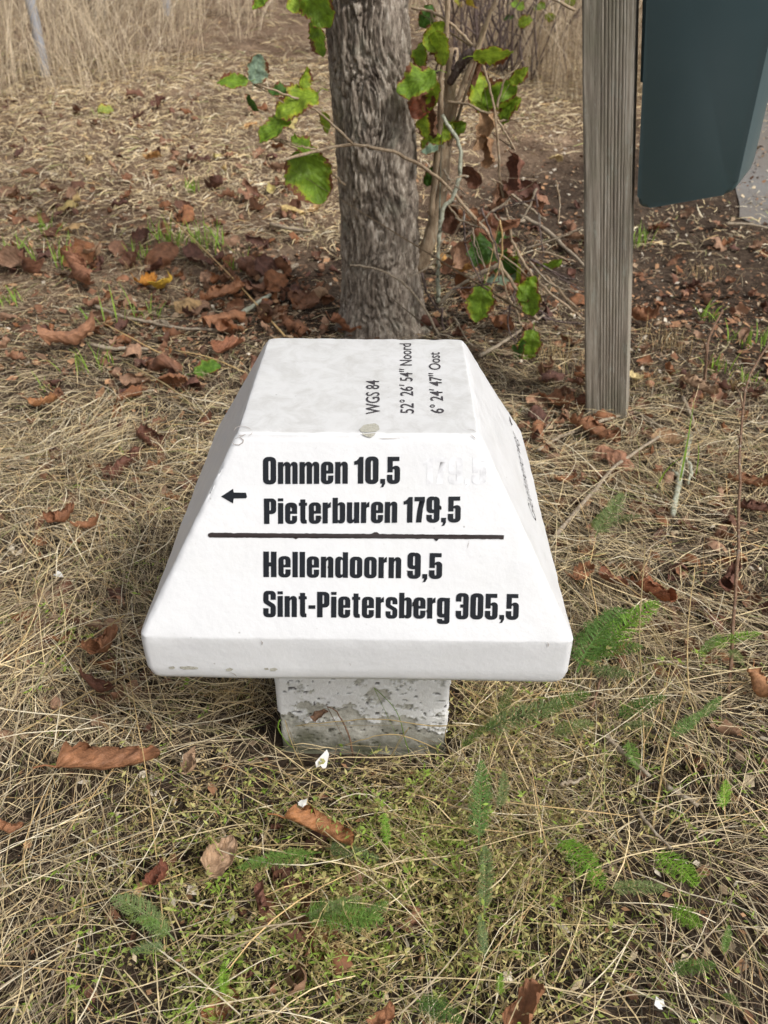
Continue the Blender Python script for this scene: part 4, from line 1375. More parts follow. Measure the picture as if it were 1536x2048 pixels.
dry_low = []
for k in range(8):
    roll, bend_ = [(3.0, 0.5), (2.2, 1.0), (1.5, 0.9), (2.6, 1.4)][k % 4]
    dry_low.append(leaf_mesh('drift_leaf', 900 + k, roll, bend_, 0.42, random.uniform(-1.2, 1.2), 0.16, 6, nu=11, nv=7, lobes=0.06, torn=0.6, petiole=0))
BROWNS = [(0.25, 0.115, 0.06), (0.31, 0.16, 0.095), (0.19, 0.09, 0.055), (0.36, 0.215, 0.135), (0.27, 0.115, 0.05), (0.145, 0.068, 0.048)]
COLOUR = ['rust-brown', 'mid-brown', 'dark brown', 'pale brown', 'reddish brown', 'blackish brown', 'greyish tan', 'dull tan']
SHAPE = ['rolled-up', 'folded', 'shallow-curled', 'cupped']
def lay_leaf(px, py, lpx, rotdeg, col, label, group=None, mesh=None, lift=0.018, tilt=0.25, name='fallen_leaf', flip=None):
    p = gp(px, py, lift)
    dpt = project(p)[2]
    size = lpx / F * dpt
    mi = random.randrange(len(dry))
    o = obj(name, mesh if mesh is not None else dry[mi], None)
    if '{' in label:
        label = label.format(('upturned ' if False else '') + SHAPE[mi % 4])
    fl = random.random() < 0.35 if flip is None else flip
    o.location = (p[0], p[1], p[2] - 0.004 + (0.30 * size if fl else 0))
    o.rotation_euler = (random.gauss(0, tilt) + (math.pi if fl else 0), random.gauss(0, tilt), math.radians(rotdeg))
    o.scale = (size,) * 3
    o.color = (*col, 1)
    return tag(o, label, 'leaf', group)

RUST, DARK, TAN, YEL, PALE, ORANGE = (0.33, 0.155, 0.078), (0.16, 0.07, 0.045), (0.44, 0.28, 0.16), (0.66, 0.43, 0.06), (0.45, 0.30, 0.19), (0.40, 0.18, 0.075)
named = [
 (212, 1528, 205, 20, RUST, 'long rolled rust-brown leaf on the straw, beside a smaller torn leaf, before the waymark', 0),
 (372, 1540, 85, 105, PALE, 'small torn brown leaf standing beside the long rolled rust-brown leaf', 1),
 (208, 1300, 105, 60, RUST, 'crumpled brown leaf on the straw just off the corner of the cap', 3),
 (205, 1375, 95, -20, DARK, 'dark folded leaf under the crumpled leaf at the corner of the cap', 1),
 (655, 1650, 160, -22, ORANGE, 'rolled orange-brown leaf in the weeds in front of the stalk', 0),
 (440, 1722, 105, 75, PALE, 'pale beige curled leaf among straw in front of the stalk', 2),
 (522, 1800, 78, -60, (0.20, 0.09, 0.06), 'cup-shaped dark leaf near the pale beige curled leaf', 3),
 (322, 1752, 70, 80, (0.20, 0.07, 0.04), 'reddish dark leaf half hidden under straw', 1),
 (1052, 2008, 125, 35, RUST, 'ridged rust-brown leaf on short straw, farthest in front of the stalk', 2),
 (772, 2036, 75, 50, RUST, 'small rust-brown leaf tip poking from the straw near the ridged leaf', 1),
 (18, 1662, 60, 10, RUST, 'rust-brown leaf lying alone in matted straw well away from the stalk', 3),
 (1512, 1385, 105, -70, (0.42, 0.21, 0.10), 'twisted tan-orange leaf on the soil beside the tall brown stalk', 3),
 (1455, 1165, 90, 45, DARK, 'dark curled leaf beside the tall brown stalk', 3),
 (1312, 1190, 115, -60, (0.33, 0.12, 0.055), 'upright reddish leaf amid the feathery green fronds beside the waymark', 0),
 (1165, 1155, 75, 20, RUST, 'rust leaf against the sloping edge of the cap', 1),
 (1225, 1160, 75, -40, (0.22, 0.09, 0.05), 'dark rust leaf next to the reddish upright leaf', 2),
 (1190, 868, 115, -40, RUST, 'ribbed rust-brown leaf between the cap and the wooden post', 0),
 (1192, 815, 85, -35, (0.26, 0.10, 0.05), 'curled rust leaf leaning on the foot of the wooden post', 3),
 (1118, 808, 80, -50, RUST, 'rust leaf with a long stem near the foot of the post', 2),
 (1232, 925, 95, -55, (0.34, 0.17, 0.10), 'tan ribbed leaf lying below the foot of the post', 2),
 (1130, 958, 65, 10, RUST, 'small crumpled rust leaf close to the side of the cap', 1),
 (1070, 862, 60, 60, RUST, 'rust leaf touching the upper side of the cap', 1),
 (1502, 968, 90, -40, RUST, 'ribbed rust leaf on bare soil past the post', 0),
 (1520, 1020, 80, -30, DARK, 'dark ribbed leaf on bare soil past the post', 0),
 (1338, 885, 75, -25, TAN, 'tan flat leaf under pale sticks past the post', 2),
 (1400, 775, 85, -45, PALE, 'pale narrow leaf on the ground past the post', 0),
 (1290, 640, 70, -20, RUST, 'rust leaf behind the wooden post', 1),
 (1268, 758, 55, 70, (0.62, 0.50, 0.25), 'pale yellow leaf against the side of the wooden post', 2),
 (185, 1050, 75, 30, RUST, 'toothed brown leaf of two lying on the flattened straw beside a red fruit', 1),
 (128, 1040, 80, 40, (0.27, 0.12, 0.06), 'folded brown leaf next to the dark red fruit', 3),
 (88, 805, 65, 20, (0.45, 0.22, 0.10), 'tan-orange leaf on the edge of the flattened straw', 2),
 (160, 560, 120, -60, (0.34, 0.16, 0.09), 'bunched brown leaf with upturned edges in the litter', 3),
 (186, 512, 60, 70, PALE, 'pale brown leaf standing in green grass blades', 2),
 (330, 572, 70, 80, YEL, 'bright yellow leaf in the brown leaf litter', 2),
 (293, 570, 60, 30, (0.60, 0.27, 0.05), 'orange-yellow leaf touching the bright yellow leaf', 1),
 (376, 616, 60, 5, (0.50, 0.33, 0.16), 'flat tan leaf just below the yellow leaf', 2),
 (450, 592, 100, 15, RUST, 'long folded brown leaf in the litter between the yellow leaf and the tree', 0),
 (150, 690, 120, 30, (0.36, 0.18, 0.10), 'long ribbed brown leaf near the pale ground twig', 0),
 (452, 648, 95, 30, RUST, 'ribbed brown leaf in the litter up from the corner of the cap', 0),
 (450, 692, 80, 30, (0.30, 0.13, 0.07), 'brown leaf with pale edge in the litter near the cap', 2),
 (325, 735, 95, -10, (0.25, 0.12, 0.07), 'large crumpled brown leaf in the litter', 3),
 (345, 765, 80, 0, RUST, 'brown leaf below the large crumpled leaf', 2),
 (250, 930, 100, 50, DARK, 'dark wrinkled chain-like leaf on straw beside the cap', 0),
 (300, 885, 75, 0, DARK, 'dark leaf on the straw above the wrinkled leaf', 1),
 (692, 660, 80, 10, (0.33, 0.15, 0.08), 'brown leaf against the foot of the tree right behind the cap', 2),
 (640, 588, 55, 30, TAN, 'tan crisp leaf propped on the foot of the tree', 1),
 (795, 612, 65, 80, (0.28, 0.12, 0.07), 'rust leaf standing upright against the trunk foot', 2),
 (850, 650, 75, 10, DARK, 'dark brown leaf behind the cap under the shoots', 3),
 (918, 545, 80, -30, (0.45, 0.24, 0.07), 'yellow-brown leaf at the foot of the shoots', 0),
 (930, 455, 110, 10, RUST, 'brown leaf caught among the shoots above the soil', 1),
 (985, 470, 90, -50, (0.22, 0.10, 0.06), 'dark brown leaf caught among the shoots', 3),
 (1000, 655, 75, -70, RUST, 'rust leaf below the low green leaves of the shoots', 2),
 (645, 410, 55, 10, (0.62, 0.40, 0.18), 'orange-tan leaf right beside the trunk on the far soil', 2),
 (588, 428, 50, 0, (0.62, 0.46, 0.20), 'pale yellow leaf near the trunk on the far soil', 0),
 (1113, 316, 32, 10, (0.65, 0.50, 0.25), 'pale yellow leaf alone on the dark soil behind the post', 2),
 (150, 462, 55, 20, (0.58, 0.38, 0.18), 'pale tan leaf with a stem beyond the green tufts', 1),
 (135, 415, 50, 20, (0.55, 0.42, 0.17), 'yellowish leaf pair member lying on the far turf', 2),
]
for (px, py, l, r_, c_, lab, v_) in named:
    lay_leaf(px, py, l, r_, c_, lab, 'fallen leaves', big[v_ + 4 * random.randrange(3)] if l / F * project(gp(px, py))[2] > 0.03 and py > 500 else dry[v_ + 4 * random.randrange(2)], 0.060 if py > 1420 else (0.045 if py > 1000 else 0.032), flip=False if py > 1000 else None)
# the rest, by where they lie
def scatter(n, area, sizes, label, cols, group='fallen leaves', lift=0.012, reject=None):
    c_ = 0
    while c_ < n:
        px, py = random.uniform(area[0], area[2]), random.uniform(area[1], area[3])
        if reject and reject(px, py):
            continue
        ci = random.randrange(len(cols))
        sz = random.uniform(*sizes)
        sw = 'small' if sz < sizes[0] + 0.33 * (sizes[1] - sizes[0]) else ('large' if sz > sizes[0] + 0.7 * (sizes[1] - sizes[0]) else 'medium')
        cw = COLOUR[ci] if cols[0] in BROWNS else ('yellowish' if len(cols) == 3 else 'dark')
        lay_leaf(px, py, sz, random.uniform(0, 360), tuple(np.array(cols[ci]) * random.uniform(0.8, 1.2)), '%s %s {} leaf %s' % (sw, cw, label), group, None, random.uniform(0.012, lift + 0.018), 0.45)
        c_ += 1
hid = lambda px, py: (620 < px < 850 and py < 660) or (1170 < px < 1270) or (400 < px < 1100 and py > 670)
scatter(50, (0, 520, 660, 800), (35, 85), 'in the thick litter between tree and flattened straw', BROWNS, reject=lambda a, b: hid(a, b) or (a < 250 and random.random() < 0.5))
scatter(36, (0, 190, 640, 380), (22, 40), 'on the worn turf below the tall grass', BROWNS + [(0.36, 0.2, 0.12)], reject=lambda a, b: hid(a, b))
scatter(8, (60, 230, 640, 420), (24, 42), 'on the worn turf below the tall grass', [(0.60, 0.44, 0.20), (0.50, 0.42, 0.16), (0.62, 0.36, 0.15)], reject=lambda a, b: hid(a, b))
scatter(38, (0, 370, 650, 540), (30, 60), 'on thin grass near the green tufts', BROWNS, reject=lambda a, b: hid(a, b))
scatter(14, (530, 540, 700, 665), (35, 75), 'heaped about the tree foot', BROWNS, reject=lambda a, b: hid(a, b))
scatter(22, (860, 400, 1165, 720), (35, 70), 'under the leafy shoots by the tree', BROWNS, reject=lambda a, b: hid(a, b))
scatter(15, (1040, 720, 1180, 1000), (30, 65), 'on the straw between waymark and post', BROWNS, reject=lambda a, b: a < 1040 + (b - 720) * 0.15)
scatter(20, (1275, 430, 1536, 820), (22, 50), 'on the chip-strewn soil towards the path', BROWNS + [(0.40, 0.24, 0.15)])
scatter(12, (1180, 850, 1536, 1420), (25, 60), 'scrap in straw on the post side of the waymark', BROWNS)
scatter(9, (0, 820, 330, 1420), (22, 55), 'scrap on the flattened straw', BROWNS, reject=lambda a, b: a > 400 - (b - 850) * 0.3)
scatter(7, (60, 1430, 700, 2030), (20, 50), 'scrap under straw in front of the stalk', [DARK, BROWNS[2]], lift=0.008)
# more leaves than one can pick out singly: the smaller ones, lying in drifts
def drift(n, spots_, size):
    Vs, Fs, Cs, o = [], [], [], 0
    tot = 0
    base = []
    for me in dry_low:
        co = np.zeros(len(me.vertices) * 3)
        me.vertices.foreach_get('co', co)
        lp = np.zeros(len(me.loops), np.int32)
        me.loops.foreach_get('vertex_index', lp)
        base.append((co.reshape(-1, 3), lp.reshape(-1, 4)))
    for k in range(n):
        cx, cy, r_ = random.choice(spots_)
        c_ = gp(cx, cy)
        x, y = c_[0] + random.gauss(0, r_ * 0.6), c_[1] + random.gauss(0, r_ * 0.6)
        if max(abs(x), abs(y)) < W + 0.03 or math.hypot(x - tb[0], y - tb[1]) < 0.19:
            continue
        co, fc = random.choice(base)
        R_m = np.array(Matrix.Rotation(random.uniform(0, 6.3), 3, 'Z') @ Matrix.Rotation(random.gauss(0, 0.5) + (math.pi if random.random() < 0.3 else 0), 3, 'X') @ Matrix.Rotation(random.gauss(0, 0.5), 3, 'Y'))
        P = (co * random.uniform(*size)) @ R_m.T
        P = P + np.array([x, y, float(height(x, y)) + 0.008 - P[:, 2].min() * 0.7])
        Vs.append(P); Fs.append(fc + o); o += len(P)
        Cs.append(np.repeat((np.array(random.choice(BROWNS)) * random.uniform(0.7, 1.15))[None], len(P), 0))
    ob = obj('leaf_drift', mkmesh('leaf_drift', np.concatenate(Vs), np.concatenate(Fs), True, np.concatenate(Cs)), M['litter_leaf'])
    tag(ob, 'drift of small dry brown leaves lying round the tree and towards the path', 'leaves', None, 'stuff')
M['litter_leaf'] = tint_mat('drift_leaf', 0.1, 0.65, 0.3, 0.45, 40)
drift(760, ((150, 900, 0.3), (260, 980, 0.2), (100, 1250, 0.2), (250, 1340, 0.15), (1250, 1000, 0.2), (1450, 1080, 0.2), (1400, 1300, 0.2), (1380, 800, 0.3), (1500, 920, 0.2), (1200, 850, 0.15), (640, 1850, 0.12), (200, 250, 0.9), (450, 520, 0.55), (330, 690, 0.4), (150, 600, 0.5), (600, 600, 0.35), (480, 640, 0.35), (40, 450, 0.6), (300, 420, 0.6), (950, 600, 0.35), (1000, 470, 0.35), (1400, 600, 0.5), (1120, 880, 0.25), (1300, 760, 0.4), (150, 330, 0.9), (420, 300, 0.9), (1350, 1180, 0.25), (200, 740, 0.35)), (0.028, 0.075))
g1 = lay_leaf(418, 745, 55, 20, (0.13, 0.26, 0.03), 'single green leaf fallen on the litter near the cap', None, fresh[2], 0.024, 0.3, flip=False)
lay_leaf(215, 228, 32, 40, (0.38, 0.45, 0.10), 'pale green leaf fallen on the worn far turf', None, fresh[1], 0.02, 0.3, flip=False)
# the dark red fruit
f0 = gp(49, 1092, 0.012)
th_ = np.linspace(-np.pi / 2, np.pi / 2, 9)
ring_ = np.linspace(0, 2 * np.pi, 12, endpoint=False)
Pf = np.stack([np.outer(np.cos(th_), np.cos(ring_)), np.outer(np.cos(th_), np.sin(ring_)) * 0.92, np.repeat(np.sin(th_)[:, None], 12, 1) * 0.85], -1)
Pf *= (1 + 0.10 * fbm(Pf * 2.2, 2, 6))[..., None] * 0.0105
a = (np.arange(8)[:, None] * 12 + np.arange(12)[None])
b = (np.arange(8)[:, None] * 12 + (np.arange(12)[None] + 1) % 12)
fr = thing('fallen_fruit', 'shrivelled dark red fruit on the flattened straw beside two brown leaves', 'fruit', tuple(f0))
obj('flesh', mkmesh('flesh', Pf.reshape(-1, 3), np.stack([a, b, b + 12, a + 12], -1).reshape(-1, 4)), M['berry'], fr)
obj('stem', mkmesh('stem', *tube([(0, 0, 0.008), (0.002, 0.001, 0.014), (0.005, 0.001, 0.019)], 0.0009, 4)), M['dead_stem'], fr)
# white flakes
def flake(px, py, size, label, tilt=(0.9, 0.2, 0.4)):
    g = np.random.default_rng(int(px))
    ang = np.sort(g.uniform(0, 2 * np.pi, 9))
    rim = np.stack([np.cos(ang), np.sin(ang), 0 * ang], -1) * g.uniform(0.5, 1.1, 9)[:, None] * size
    rim[:, 2] = 0.25 * size * (rim[:, 0] / size) ** 2
    V_ = np.concatenate([rim, rim - [0, 0, 0.0012]])
    F_ = [(k, (k + 1) % 9, 9 + (k + 1) % 9, 9 + k) for k in range(9)]
    F_ += [(0, 1 + k, 2 + k, 3 + k) for k in (0, 2, 4)] + [(0, 7, 8, 8)]
    bm = bmesh.new()
    vs = [bm.verts.new(p) for p in V_]
    bm.faces.new(vs[:9]); bm.faces.new(vs[9:][::-1])
    for k in range(9):
        bm.faces.new((vs[k], vs[9 + k], vs[9 + (k + 1) % 9], vs[(k + 1) % 9]))
    me = bpy.data.meshes.new('paint_flake')
    bm.to_mesh(me); bm.free()
    p = gp(px, py, 0.045)
    o = obj('paint_flake', me, M['flake'], None, tuple(p), tilt)
    return tag(o, label, 'flake')
flake(650, 1522, 0.019, 'white paint flake leaning on the foot of the flaking stalk', (1.0, 0.1, 0.3))
flake(606, 1608, 0.012, 'small pale flake on the straw below the stalk', (0.2, 0.3, 1.0))
flake(1312, 2002, 0.011, 'small whitish flake on the short straw near the ridged rust leaf', (0.3, 0.1, 0.2))
flake(118, 1150, 0.013, 'small grey-white feather-like flake on the flattened straw', (0.5, 0.1, 2.0))

# ------------------------------------------------------------------ twigs on the ground and dry stalks
def ground_twig(pts, wpx, label, mat='twig', group='twigs on the ground', lift=0.02, name='twig', cat='twig', sides=6, fork=None):
    lift = lift + (0.03 if pts[0][1] > 1000 else 0.008)
    P = np.array([gp(px, py, lift) for px, py in pts])
    dpt = project(P[0])[2]
    P = resample(P, max(8, len(pts) * 4), 0.0012, int(pts[0][0]))
    r_ = wpx / F * dpt * 0.5
    o0 = P.mean(0)
    R__ = np.linspace(r_ * 1.1, r_ * 0.7, len(P))
    me = mkmesh(name, *tube(P - o0, R__, sides, 0.10, int(pts[0][0])))
    if fork is None:
        o = obj(name, me, M[mat], None, tuple(o0))
        return tag(o, label, cat, group)
    t = thing(name, label, cat, tuple(o0), group=group)
    obj('stick', me, M[mat], t)
    for fk in fork:
        Q = resample(np.array([gp(px, py, lift + 0.006) for px, py in fk]), 8, 0.001, 3)
        obj('side_twig', mkmesh('side_twig', *tube(Q - o0, np.linspace(r_ * 0.7, r_ * 0.35, 8), 5, 0.1, 2)), M[mat], t)
    return t
ground_twig([(188, 612), (240, 632), (300, 645), (360, 656), (440, 660)], 7, 'pale bent twig lying across the leaf litter', fork=[[(300, 645), (325, 640), (345, 655)], [(320, 640), (350, 658)]])
ground_twig([(182, 690), (225, 697), (300, 698)], 8, 'pale straight twig below the bent twig in the litter')
ground_twig([(522, 562), (560, 545), (596, 530)], 13, 'thick grey stick on soil beside the trunk')
ground_twig([(470, 640), (500, 615), (540, 590)], 11, 'mossy brown stick in the litter by the trunk', 'lichen_twig')
ground_twig([(540, 448), (580, 458), (622, 462)], 7, 'pale twig on the dark soil near the trunk')
ground_twig([(1150, 862), (1215, 838), (1275, 826), (1330, 862)], 8, 'grey twig bent round the foot of the post', fork=[[(1275, 826), (1290, 838), (1316, 862)]])
ground_twig([(1112, 1070), (1180, 990), (1240, 925), (1320, 872)], 9, 'long pale stick running from the cap towards the post')
ground_twig([(1075, 900), (1110, 880), (1150, 862)], 8, 'short grey stick beside the upper edge of the cap')
ground_twig([(1366, 795), (1385, 840), (1405, 880)], 8, 'pale short stick on the soil past the post')
ground_twig([(1378, 872), (1368, 920), (1358, 965), (1345, 1030)], 14, 'lichen-covered twig on the soil past the post', 'lichen_twig', fork=[[(1368, 920), (1382, 935), (1376, 968)], [(1360, 955), (1345, 940)]])
ground_twig([(1212, 1470), (1250, 1510), (1300, 1553)], 11, 'pale peeled stick, upper half, in the straw beside the weeds')
ground_twig([(1335, 1573), (1365, 1592), (1396, 1612)], 11, 'pale peeled stick, broken end, in the straw beside the weeds')
ground_twig([(1276, 1620), (1305, 1660), (1342, 1697)], 8, 'thin grey stick below the broken peeled stick')
ground_twig([(1122, 1572), (1150, 1562), (1172, 1553)], 8, 'short white peeled twig among straw')
ground_twig([(960, 712), (1010, 682), (1060, 648), (1112, 618)], 7, 'slim pale stick reaching from the cap into the shoots')
ground_twig([(1452, 447), (1490, 448), (1536, 456)], 6, 'thin stick on the edge of the path')
ground_twig([(1040, 432), (1085, 455), (1130, 495), (1172, 535)], 8, 'pale stick lying on the dark soil beside the post')
ground_twig([(960, 430), (1010, 440), (1050, 442)], 9, 'short pale stick on the dark soil behind the shoots')
ground_twig([(1180, 1420), (1215, 1330)], 5, 'thin brown stem in the straw by the cap corner', 'dead_stem', lift=0.03)

def stalk(pts, h, wpx, label, name='grass_stalk', mat='drytuft'):
    """One long dry straw: pixel, height above the ground at each point."""
    P = np.array([gp(px, py, hh_) for (px, py), hh_ in zip(pts, h)])
    P = resample(P, 12, 0.0006, int(pts[0][0]))
    r_ = wpx / F * project(P[0])[2] * 0.5
    o0 = P[0].copy()
    o = obj(name, mkmesh(name, *tube(P - o0, np.linspace(r_, r_ * 0.5, 12), 5, 0.05, 1)), M[mat], None, tuple(o0))
    return tag(o, label, 'grass stalk', 'long dry grass stalks')
stalk([(432, 848), (340, 775), (244, 720)], (0.02, 0.05, 0.08), 4.5, 'long straight straw leaning out over the litter from the cap edge')
stalk([(570, 672), (450, 540), (328, 422)], (0.02, 0.06, 0.10), 4.0, 'long straw crossing the litter towards the green tufts')
stalk([(490, 745), (420, 715), (350, 700)], (0.02, 0.03, 0.05), 3.5, 'straw lying from the cap edge over brown leaves')
stalk([(350, 722), (280, 685), (205, 645)], (0.02, 0.04, 0.06), 3.5, 'thin straw above the pale straight twig')
stalk([(412, 900), (310, 898), (205, 905)], (0.03, 0.03, 0.03), 4.0, 'level straw by the dark wrinkled leaf')
stalk([(1290, 1830), (1210, 1600), (1120, 1400), (1085, 1250)], (0.02, 0.06, 0.10, 0.12), 3.5, 'tall straw rising beside the corner of the cap')
stalk([(1175, 1400), (1195, 1250), (1180, 1150)], (0.02, 0.10, 0.16), 4.0, 'orange straw standing by the lip of the cap')
stalk([(1285, 1380), (1280, 1250), (1290, 1090)], (0.02, 0.12, 0.2), 3.5, 'orange straw standing among feathery fronds')
stalk([(1380, 1410), (1375, 1270), (1390, 1130)], (0.02, 0.1, 0.18), 3.5, 'upright straw past the feathery fronds')
stalk([(1500, 1700), (1440, 1520), (1350, 1330), (1290, 1230)], (0.02, 0.05, 0.09, 0.11), 4, 'long straw crossing the soil past the fronds')
stalk([(1305, 1660), (1335, 1490), (1370, 1380)], (0.02, 0.06, 0.10), 6, 'thick hollow straw leaning in front of the cap corner')
stalk([(330, 1900), (300, 1600), (270, 1420), (232, 1200)], (0.03, 0.08, 0.12, 0.14), 3.5, 'long straw rising past the corner of the cap')
stalk([(90, 1350), (160, 1290), (250, 1230)], (0.03, 0.04, 0.05), 4, 'straw across the flattened grass near the lip')
stalk([(20, 1480), (140, 1405), (290, 1330)], (0.03, 0.05, 0.05), 4.5, 'yellow straw pointing to the lip of the cap')
stalk([(30, 1900), (150, 1820), (330, 1760), (520, 1690)], (0.03, 0.04, 0.05, 0.04), 4, 'long straw across the grass below the pale beige leaf')
stalk([(400, 1700), (560, 1690), (700, 1695)], (0.035, 0.04, 0.04), 4, 'curved straw touching the orange-brown leaf')

# ------------------------------------------------------------------ tufts of fresh and dry grass
def tuft(px, py, n, hpx, label, mat, seed, spread=0.5, wid=0.0028, group=None):
    g = np.random.default_rng(seed)
    p = gp(px, py)
    hh_ = hpx / F * project(p)[2]
    t = thing('grass_tuft', label, 'grass tuft', tuple(p), group=group)
    parts = []
    for k in range(n):
        a = g.uniform(0, 6.28)
        ln = hh_ * g.uniform(0.5, 1.1)
        b0 = np.array([g.normal(0, hh_ * 0.18 * spread * 2), g.normal(0, hh_ * 0.12 * spread * 2), -0.004])
        s = np.linspace(0, 1, 6)
        le = g.uniform(0.15, 1.0) * spread
        P = b0 + np.stack([np.cos(a) * le * ln * s ** 1.6, np.sin(a) * le * ln * s ** 1.6, ln * (s - 0.4 * le * s ** 2)], -1)
        sd_ = np.array([[-math.sin(a), math.cos(a), g.normal(0, 0.3)]])
        V_, F_, _c = ribbons(P[None], (wid * g.uniform(0.7, 1.3) * np.interp(s, [0, 0.4, 1], [0.7, 1, 0.1]))[None], sd_ / np.linalg.norm(sd_), np.ones((1, 3)))
        parts.append((V_, F_))
    for k in range(n):
        obj('blade', mkmesh('blade', *parts[k]), mat, t)
    return t
G = 'fresh green grass tufts'
for k, (px, py, n, hpx, lab) in enumerate(((420, 498, 16, 48, 'bright green grass tuft between trunk and litter, widest of them'), (345, 492, 14, 42, 'green grass tuft next to the widest green tuft'),
    (490, 540, 9, 30, 'small green grass tuft near the trunk'), (215, 655, 4, 55, 'two tall green blades by the bent pale twig'), (95, 470, 8, 35, 'thin green tuft on the far soil'),
    (40, 520, 10, 40, 'green tuft at the edge of the leaf litter'), (130, 535, 8, 45, 'green blades beside the bunched brown leaf'), (180, 745, 6, 45, 'green blades beside the large crumpled leaf'),
    (280, 520, 8, 30, 'short green blades beyond the yellow leaf'), (85, 780, 3, 28, 'few green blades on the edge of the straw'), (385, 385, 9, 24, 'faint green tuft on far turf'),
    (200, 235, 6, 20, 'tiny green tuft on the worn far turf'), (300, 640, 5, 30, 'green blades under the bent pale twig'), (1420, 640, 8, 35, 'green rosette on the soil towards the path'),
    (1430, 745, 9, 34, 'green rosette past the dark dried stem'), (1500, 690, 9, 38, 'thin green tuft on the soil near the path'), (1500, 770, 7, 30, 'green rosette beside the flat seed head'),
    (1275, 490, 9, 36, 'yellow-green leafy tuft behind the post'), (1330, 965, 2, 120, 'single tall green blade below the post'), (20, 610, 8, 34, 'yellow-green tuft at the far side of the litter'))):
    tuft(px, py, int(n * 2.2), hpx * 1.6, lab, M['blade'], 500 + k, 0.8, 0.006 if py < 700 else 0.0045, G)
D = 'dry grass tufts'
for k, (px, py, n, hpx, lab) in enumerate(((1110, 720, 60, 75, 'fine dry straw tuft between waymark and post'), (1090, 760, 40, 60, 'low dry straw tuft against the cap side of the shoots'), (1330, 700, 70, 80, 'dry straw tuft past the wooden post'),
    (1300, 780, 40, 50, 'low dry tuft at the post foot'), (275, 545, 30, 40, 'small yellow dry tuft behind the yellow leaf'), (1400, 560, 40, 55, 'dry tuft on chip-strewn soil'), (1010, 1420, 40, 75, 'dry reddish tuft under the cap beside the stalk'), (500, 1410, 60, 95, 'dry brown tuft leaning under the cap beside the stalk'), (420, 1400, 50, 85, 'dry brown tuft under the corner of the cap'),
    (1140, 800, 40, 60, 'dry straw tuft beside the rust leaf with a long stem'))):
    tuft(px, py, n, hpx, lab, M['drytuft'], 600 + k, 1.0, 0.0013, D)

# ------------------------------------------------------------------ yarrow
def frond_mesh(seed, bend=0.6, fluffy=0.5):
    g = np.random.default_rng(seed)
    n = 30
    s = np.linspace(0, 1, n)
    ax = np.stack([s, 0.06 * np.sin(s * 2.5 + seed), bend * (s - s ** 1.9) * 0.45], -1)
    parts = []
    V_, F_, _c = ribbons(ax[None], np.interp(s, [0, 1], [0.022, 0.008])[None], np.array([[0, 1, 0.0]]), np.ones((1, 3)))
    parts.append((V_, F_))
    for k in range(3, n):
        w_ = 0.19 * math.sin(math.pi * min(1, (s[k] * 0.93 + 0.07)) ** 0.85) ** 0.6
        for sg in (-1, 1):
            for lay in range(2):
                a = g.uniform(0.9, 1.35)
                up_ = g.uniform(-0.2, 0.2) + (lay - 0.2) * 0.8 * fluffy
                d_ = np.array([math.cos(a), sg * math.sin(a), up_])
                d_ /= np.linalg.norm(d_)
                b_ = ax[k] + [g.uniform(-0.012, 0.012), 0, 0]
                ln = w_ * g.uniform(0.75, 1.1) * (1 if lay == 0 else 0.7)
                t = np.linspace(0, 1, 3)
                P = b_ + d_ * (ln * t)[:, None] + np.array([0.02, 0, 0]) * (t ** 2)[:, None]
                V_, F_, _c = ribbons(P[None], np.array([[0.009, 0.010, 0.004]]), np.array([[math.sin(a), -sg * math.cos(a), g.normal(0, 0.5)]]), np.ones((1, 3)))
                parts.append((V_, F_))
                for q in (0.35, 0.6, 0.85):
                    for e in (-1, 1):
                        c_ = b_ + d_ * ln * q
                        d2 = np.array([math.cos(a + e * 0.7), sg * math.sin(a + e * 0.7), up_ + g.normal(0, 0.35)])
                        m2 = ln * 0.34 * g.uniform(0.6, 1.1)
                        sd_ = np.cross(d2, [0, 0, 1.0]) * 0.0034
                        parts.append((np.array([c_ - sd_, c_ + sd_, c_ + d2 * m2 + sd_ * 0.3, c_ + d2 * m2 - sd_ * 0.3]), np.array([[0, 1, 2, 3]])))
    return join(parts)
fr_me = {}
for mt in ('yarrow', 'yarrow_bright', 'yarrow_dull'):
    fr_me[mt] = []
base_fr = [frond_mesh(k, [0.5, 0.9, 0.3, 1.1][k], [0.5, 0.7, 0.35, 0.9][k]) for k in range(4)]
for mt in fr_me:
    for V_, F_ in base_fr:
        me = mkmesh('frond', V_, F_, False)
        me.materials.append(M[mt])
        fr_me[mt].append(me)
def yarrow(label, fronds):
    p0 = gp(*fronds[0][:2])
    t = thing('yarrow_plant', label, 'yarrow', tuple(p0), group='feathery yarrow plants')
    for px, py, qx, qy, mt, wide, up_ in fronds:
        a_, b_ = gp(px, py, 0.060), gp(qx, qy, 0.066 + up_)
        d_ = b_ - a_
        ln = np.linalg.norm(d_)
        o = obj('frond', random.choice(fr_me[mt]), None, t, tuple(a_ - p0))
        o.rotation_euler = (random.gauss(0, 0.25), -math.asin(max(-1, min(1, d_[2] / ln))), math.atan2(d_[1], d_[0]))
        o.scale = (ln, ln * wide, ln * 0.9)
    return t
Y, YB, YD = 'yarrow', 'yarrow_bright', 'yarrow_dull'
yarrow('feathery green fronds crowding the corner of the cap', [(1165, 1350, 1245, 1215, Y, 1.3, 0.05), (1180, 1330, 1310, 1200, YB, 0.9, 0.06), (1160, 1320, 1285, 1290, Y, 1.3, 0.03), (1175, 1345, 1270, 1345, YD, 1.4, 0.02), (1190, 1300, 1230, 1220, YD, 1.2, 0.05), (1150, 1290, 1200, 1240, Y, 1.2, 0.04)])
